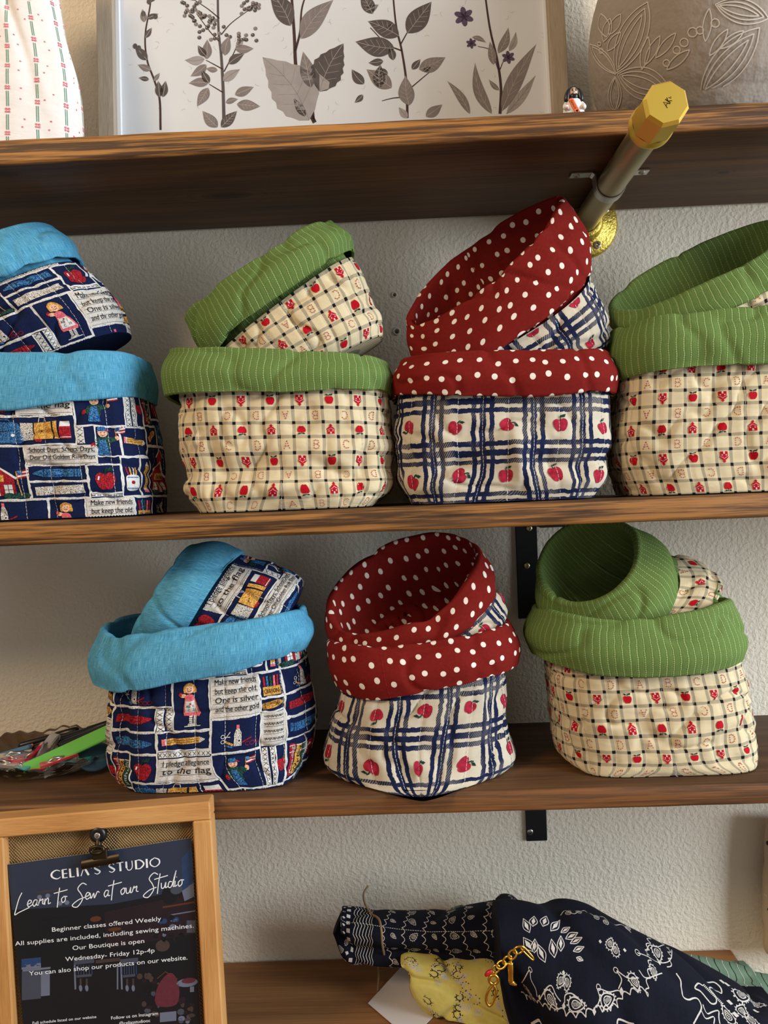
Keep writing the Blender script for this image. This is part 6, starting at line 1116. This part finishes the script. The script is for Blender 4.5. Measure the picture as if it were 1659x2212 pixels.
def green_print(per, h):
    p = Print()
    for y in np.arange(4, h, 9): p.stroke([(x, y+1.5*math.sin(x*.3)) for x in np.linspace(-per/2+1, per/2-1, 40)], .7, 'print_black' if int(y/9) % 2 else 'print_ivory', 0)
    for k in range(20): p.put(paisley(3, .5, 'print_black' if k % 2 else 'print_ivory'), random.uniform(-per/2, per/2), random.uniform(0, h), 1, k)
    return p
roll_cloth('green_bandana', [((1450,2066),(1440,2180),.010), ((1500,2074),(1490,2200),.016), ((1570,2088),(1570,2250),.020), ((1640,2106),(1645,2290),.022), ((1740,2124),(1750,2310),.02)], -.046, 'green_bandana_cotton', 'sage green paisley bandana behind the navy bundle at the table end', 'bandana', 64, .002, green_print, group=GB, zmin=ZT)
roll_cloth('green_bandana', [((975,1968),(968,2040),.006), ((1000,1962),(1000,2060),.010), ((1030,1976),(1040,2070),.010), ((1062,1990),(1070,2075),.006)], -.014, 'green_bandana_cotton', 'sage green bandana corner showing behind the navy loop', 'bandana', 65, .001, green_print, group=GB, zmin=ZT)
roll_cloth('terracotta_cloth', [((1100,1985),(1105,2060),.004), ((1128,1968),(1130,2060),.007), ((1146,1964),(1150,2060),.006)], -.012, 'terracotta', 'small terracotta cloth edge behind the navy knot', 'cloth', 66, .0006)
# key chain
kc = empty('key_chain', pt(1115, 2060, -.150), 'gold chain with clasp and boot charm hanging from the navy knot', 'key chain'); YK = -.150
def link(c, d, a_, b_, r, nrm): d = np.asarray(d)/np.linalg.norm(d); n_2 = np.cross(nrm, d); n_2 /= np.linalg.norm(n_2); return [np.asarray(c)+d*a_*math.cos(q)+n_2*b_*math.sin(q) for q in np.linspace(0, 2*math.pi, 20, endpoint=False)]
ch = [pt(1128, 2048, YK), pt(1112, 2056, YK), pt(1102, 2068, YK), pt(1090, 2080, YK), pt(1076, 2088, YK), pt(1066, 2098, YK)]
for i in range(len(ch)-1):
    mb = MB(); d = ch[i+1]-ch[i]; nr = np.array([0, -1.0, 0]) if i % 2 == 0 else np.array([.3, -.5, .8]); tube_mb(mb, link((ch[i]+ch[i+1])/2, d, np.linalg.norm(d)*.66, .0030, .0009, nr), .0010, 'bright_gold', 8, True); part(mb, 'chain_link', kc)
mb = MB(); tube_mb(mb, smoothpath([pt(1124, 2046, YK), pt(1132, 2046, YK), pt(1150, 2066, YK), pt(1152, 2074, YK), pt(1144, 2068, YK), pt(1126, 2050, YK)], 30), .0008, 'bright_gold', 8, True); part(mb, 'bar_clip', kc)
mb = MB(); tube_mb(mb, link(pt(1066, 2116, YK), (0, 0, 1), .0042, .0040, .001, (0, -1, 0)), .0014, 'bright_gold', 8, True); tube_mb(mb, smoothpath([pt(1066, 2126, YK), pt(1072, 2142, YK), pt(1064, 2166, YK), pt(1056, 2172, YK), pt(1050, 2160, YK), pt(1054, 2142, YK), pt(1062, 2130, YK)], 40), .0013, 'bright_gold', 8, True); part(mb, 'clasp', kc)
mb = MB(); t0 = pt(1103, 2078, YK); b0 = pt(1104, 2122, YK); e0 = pt(1117, 2128, YK); tube_mb(mb, smoothpath([t0, t0*.5+b0*.5, b0], 12), [.0022, .0024, .0026, .0027, .0027, .0026, .0025, .0024, .0024, .0025, .0026, .0022], 'bright_gold', 10); tube_mb(mb, smoothpath([b0+[0, 0, .0008], (b0+e0)/2, e0], 10), [.0025, .0026, .0025, .0023, .0021, .0019, .0016, .0013, .0010, .0005], 'bright_gold', 10); part(mb, 'boot_charm', kc)
mb = MB(); tube_mb(mb, smoothpath([pt(1048, 2108, YK), pt(1056, 2100, YK), pt(1064, 2096, YK)], 8), [.001, .0018, .002, .002, .0018, .0018, .0012, .0006], 'red_plastic', 8); part(mb, 'red_bead', kc)
# floral pouch hanging at the wall
plain('floral_tan_cloth', L(196,174,146), .9, .15, var=.12, scale=50)
def floral_p(per, h):
    p = Print()
    for k in range(110): p.ell(random.uniform(-per/2, per/2), random.uniform(0, h), random.uniform(1.2, 3.4), random.uniform(1, 2.6), random.choice(['print_tan', 'print_grey', 'print_green', 'print_ivory', 'print_tan', 'botanic_stem']), k % 3, 8, random.uniform(0, 3))
    return p
roll_cloth('floral_pouch', [((1672,2066),(1800,2066),.005), ((1652,2052),(1815,2056),.012), ((1648,1990),(1818,2000),.014), ((1650,1880),(1815,1890),.013), ((1655,1790),(1810,1800),.008), ((1662,1762),(1800,1770),.003)], -.022, 'floral_tan_cloth', 'tan floral fabric pouch with rounded corner hanging on the wall beside the table', 'pouch', 70, .001, floral_p, n_exp=2.6)
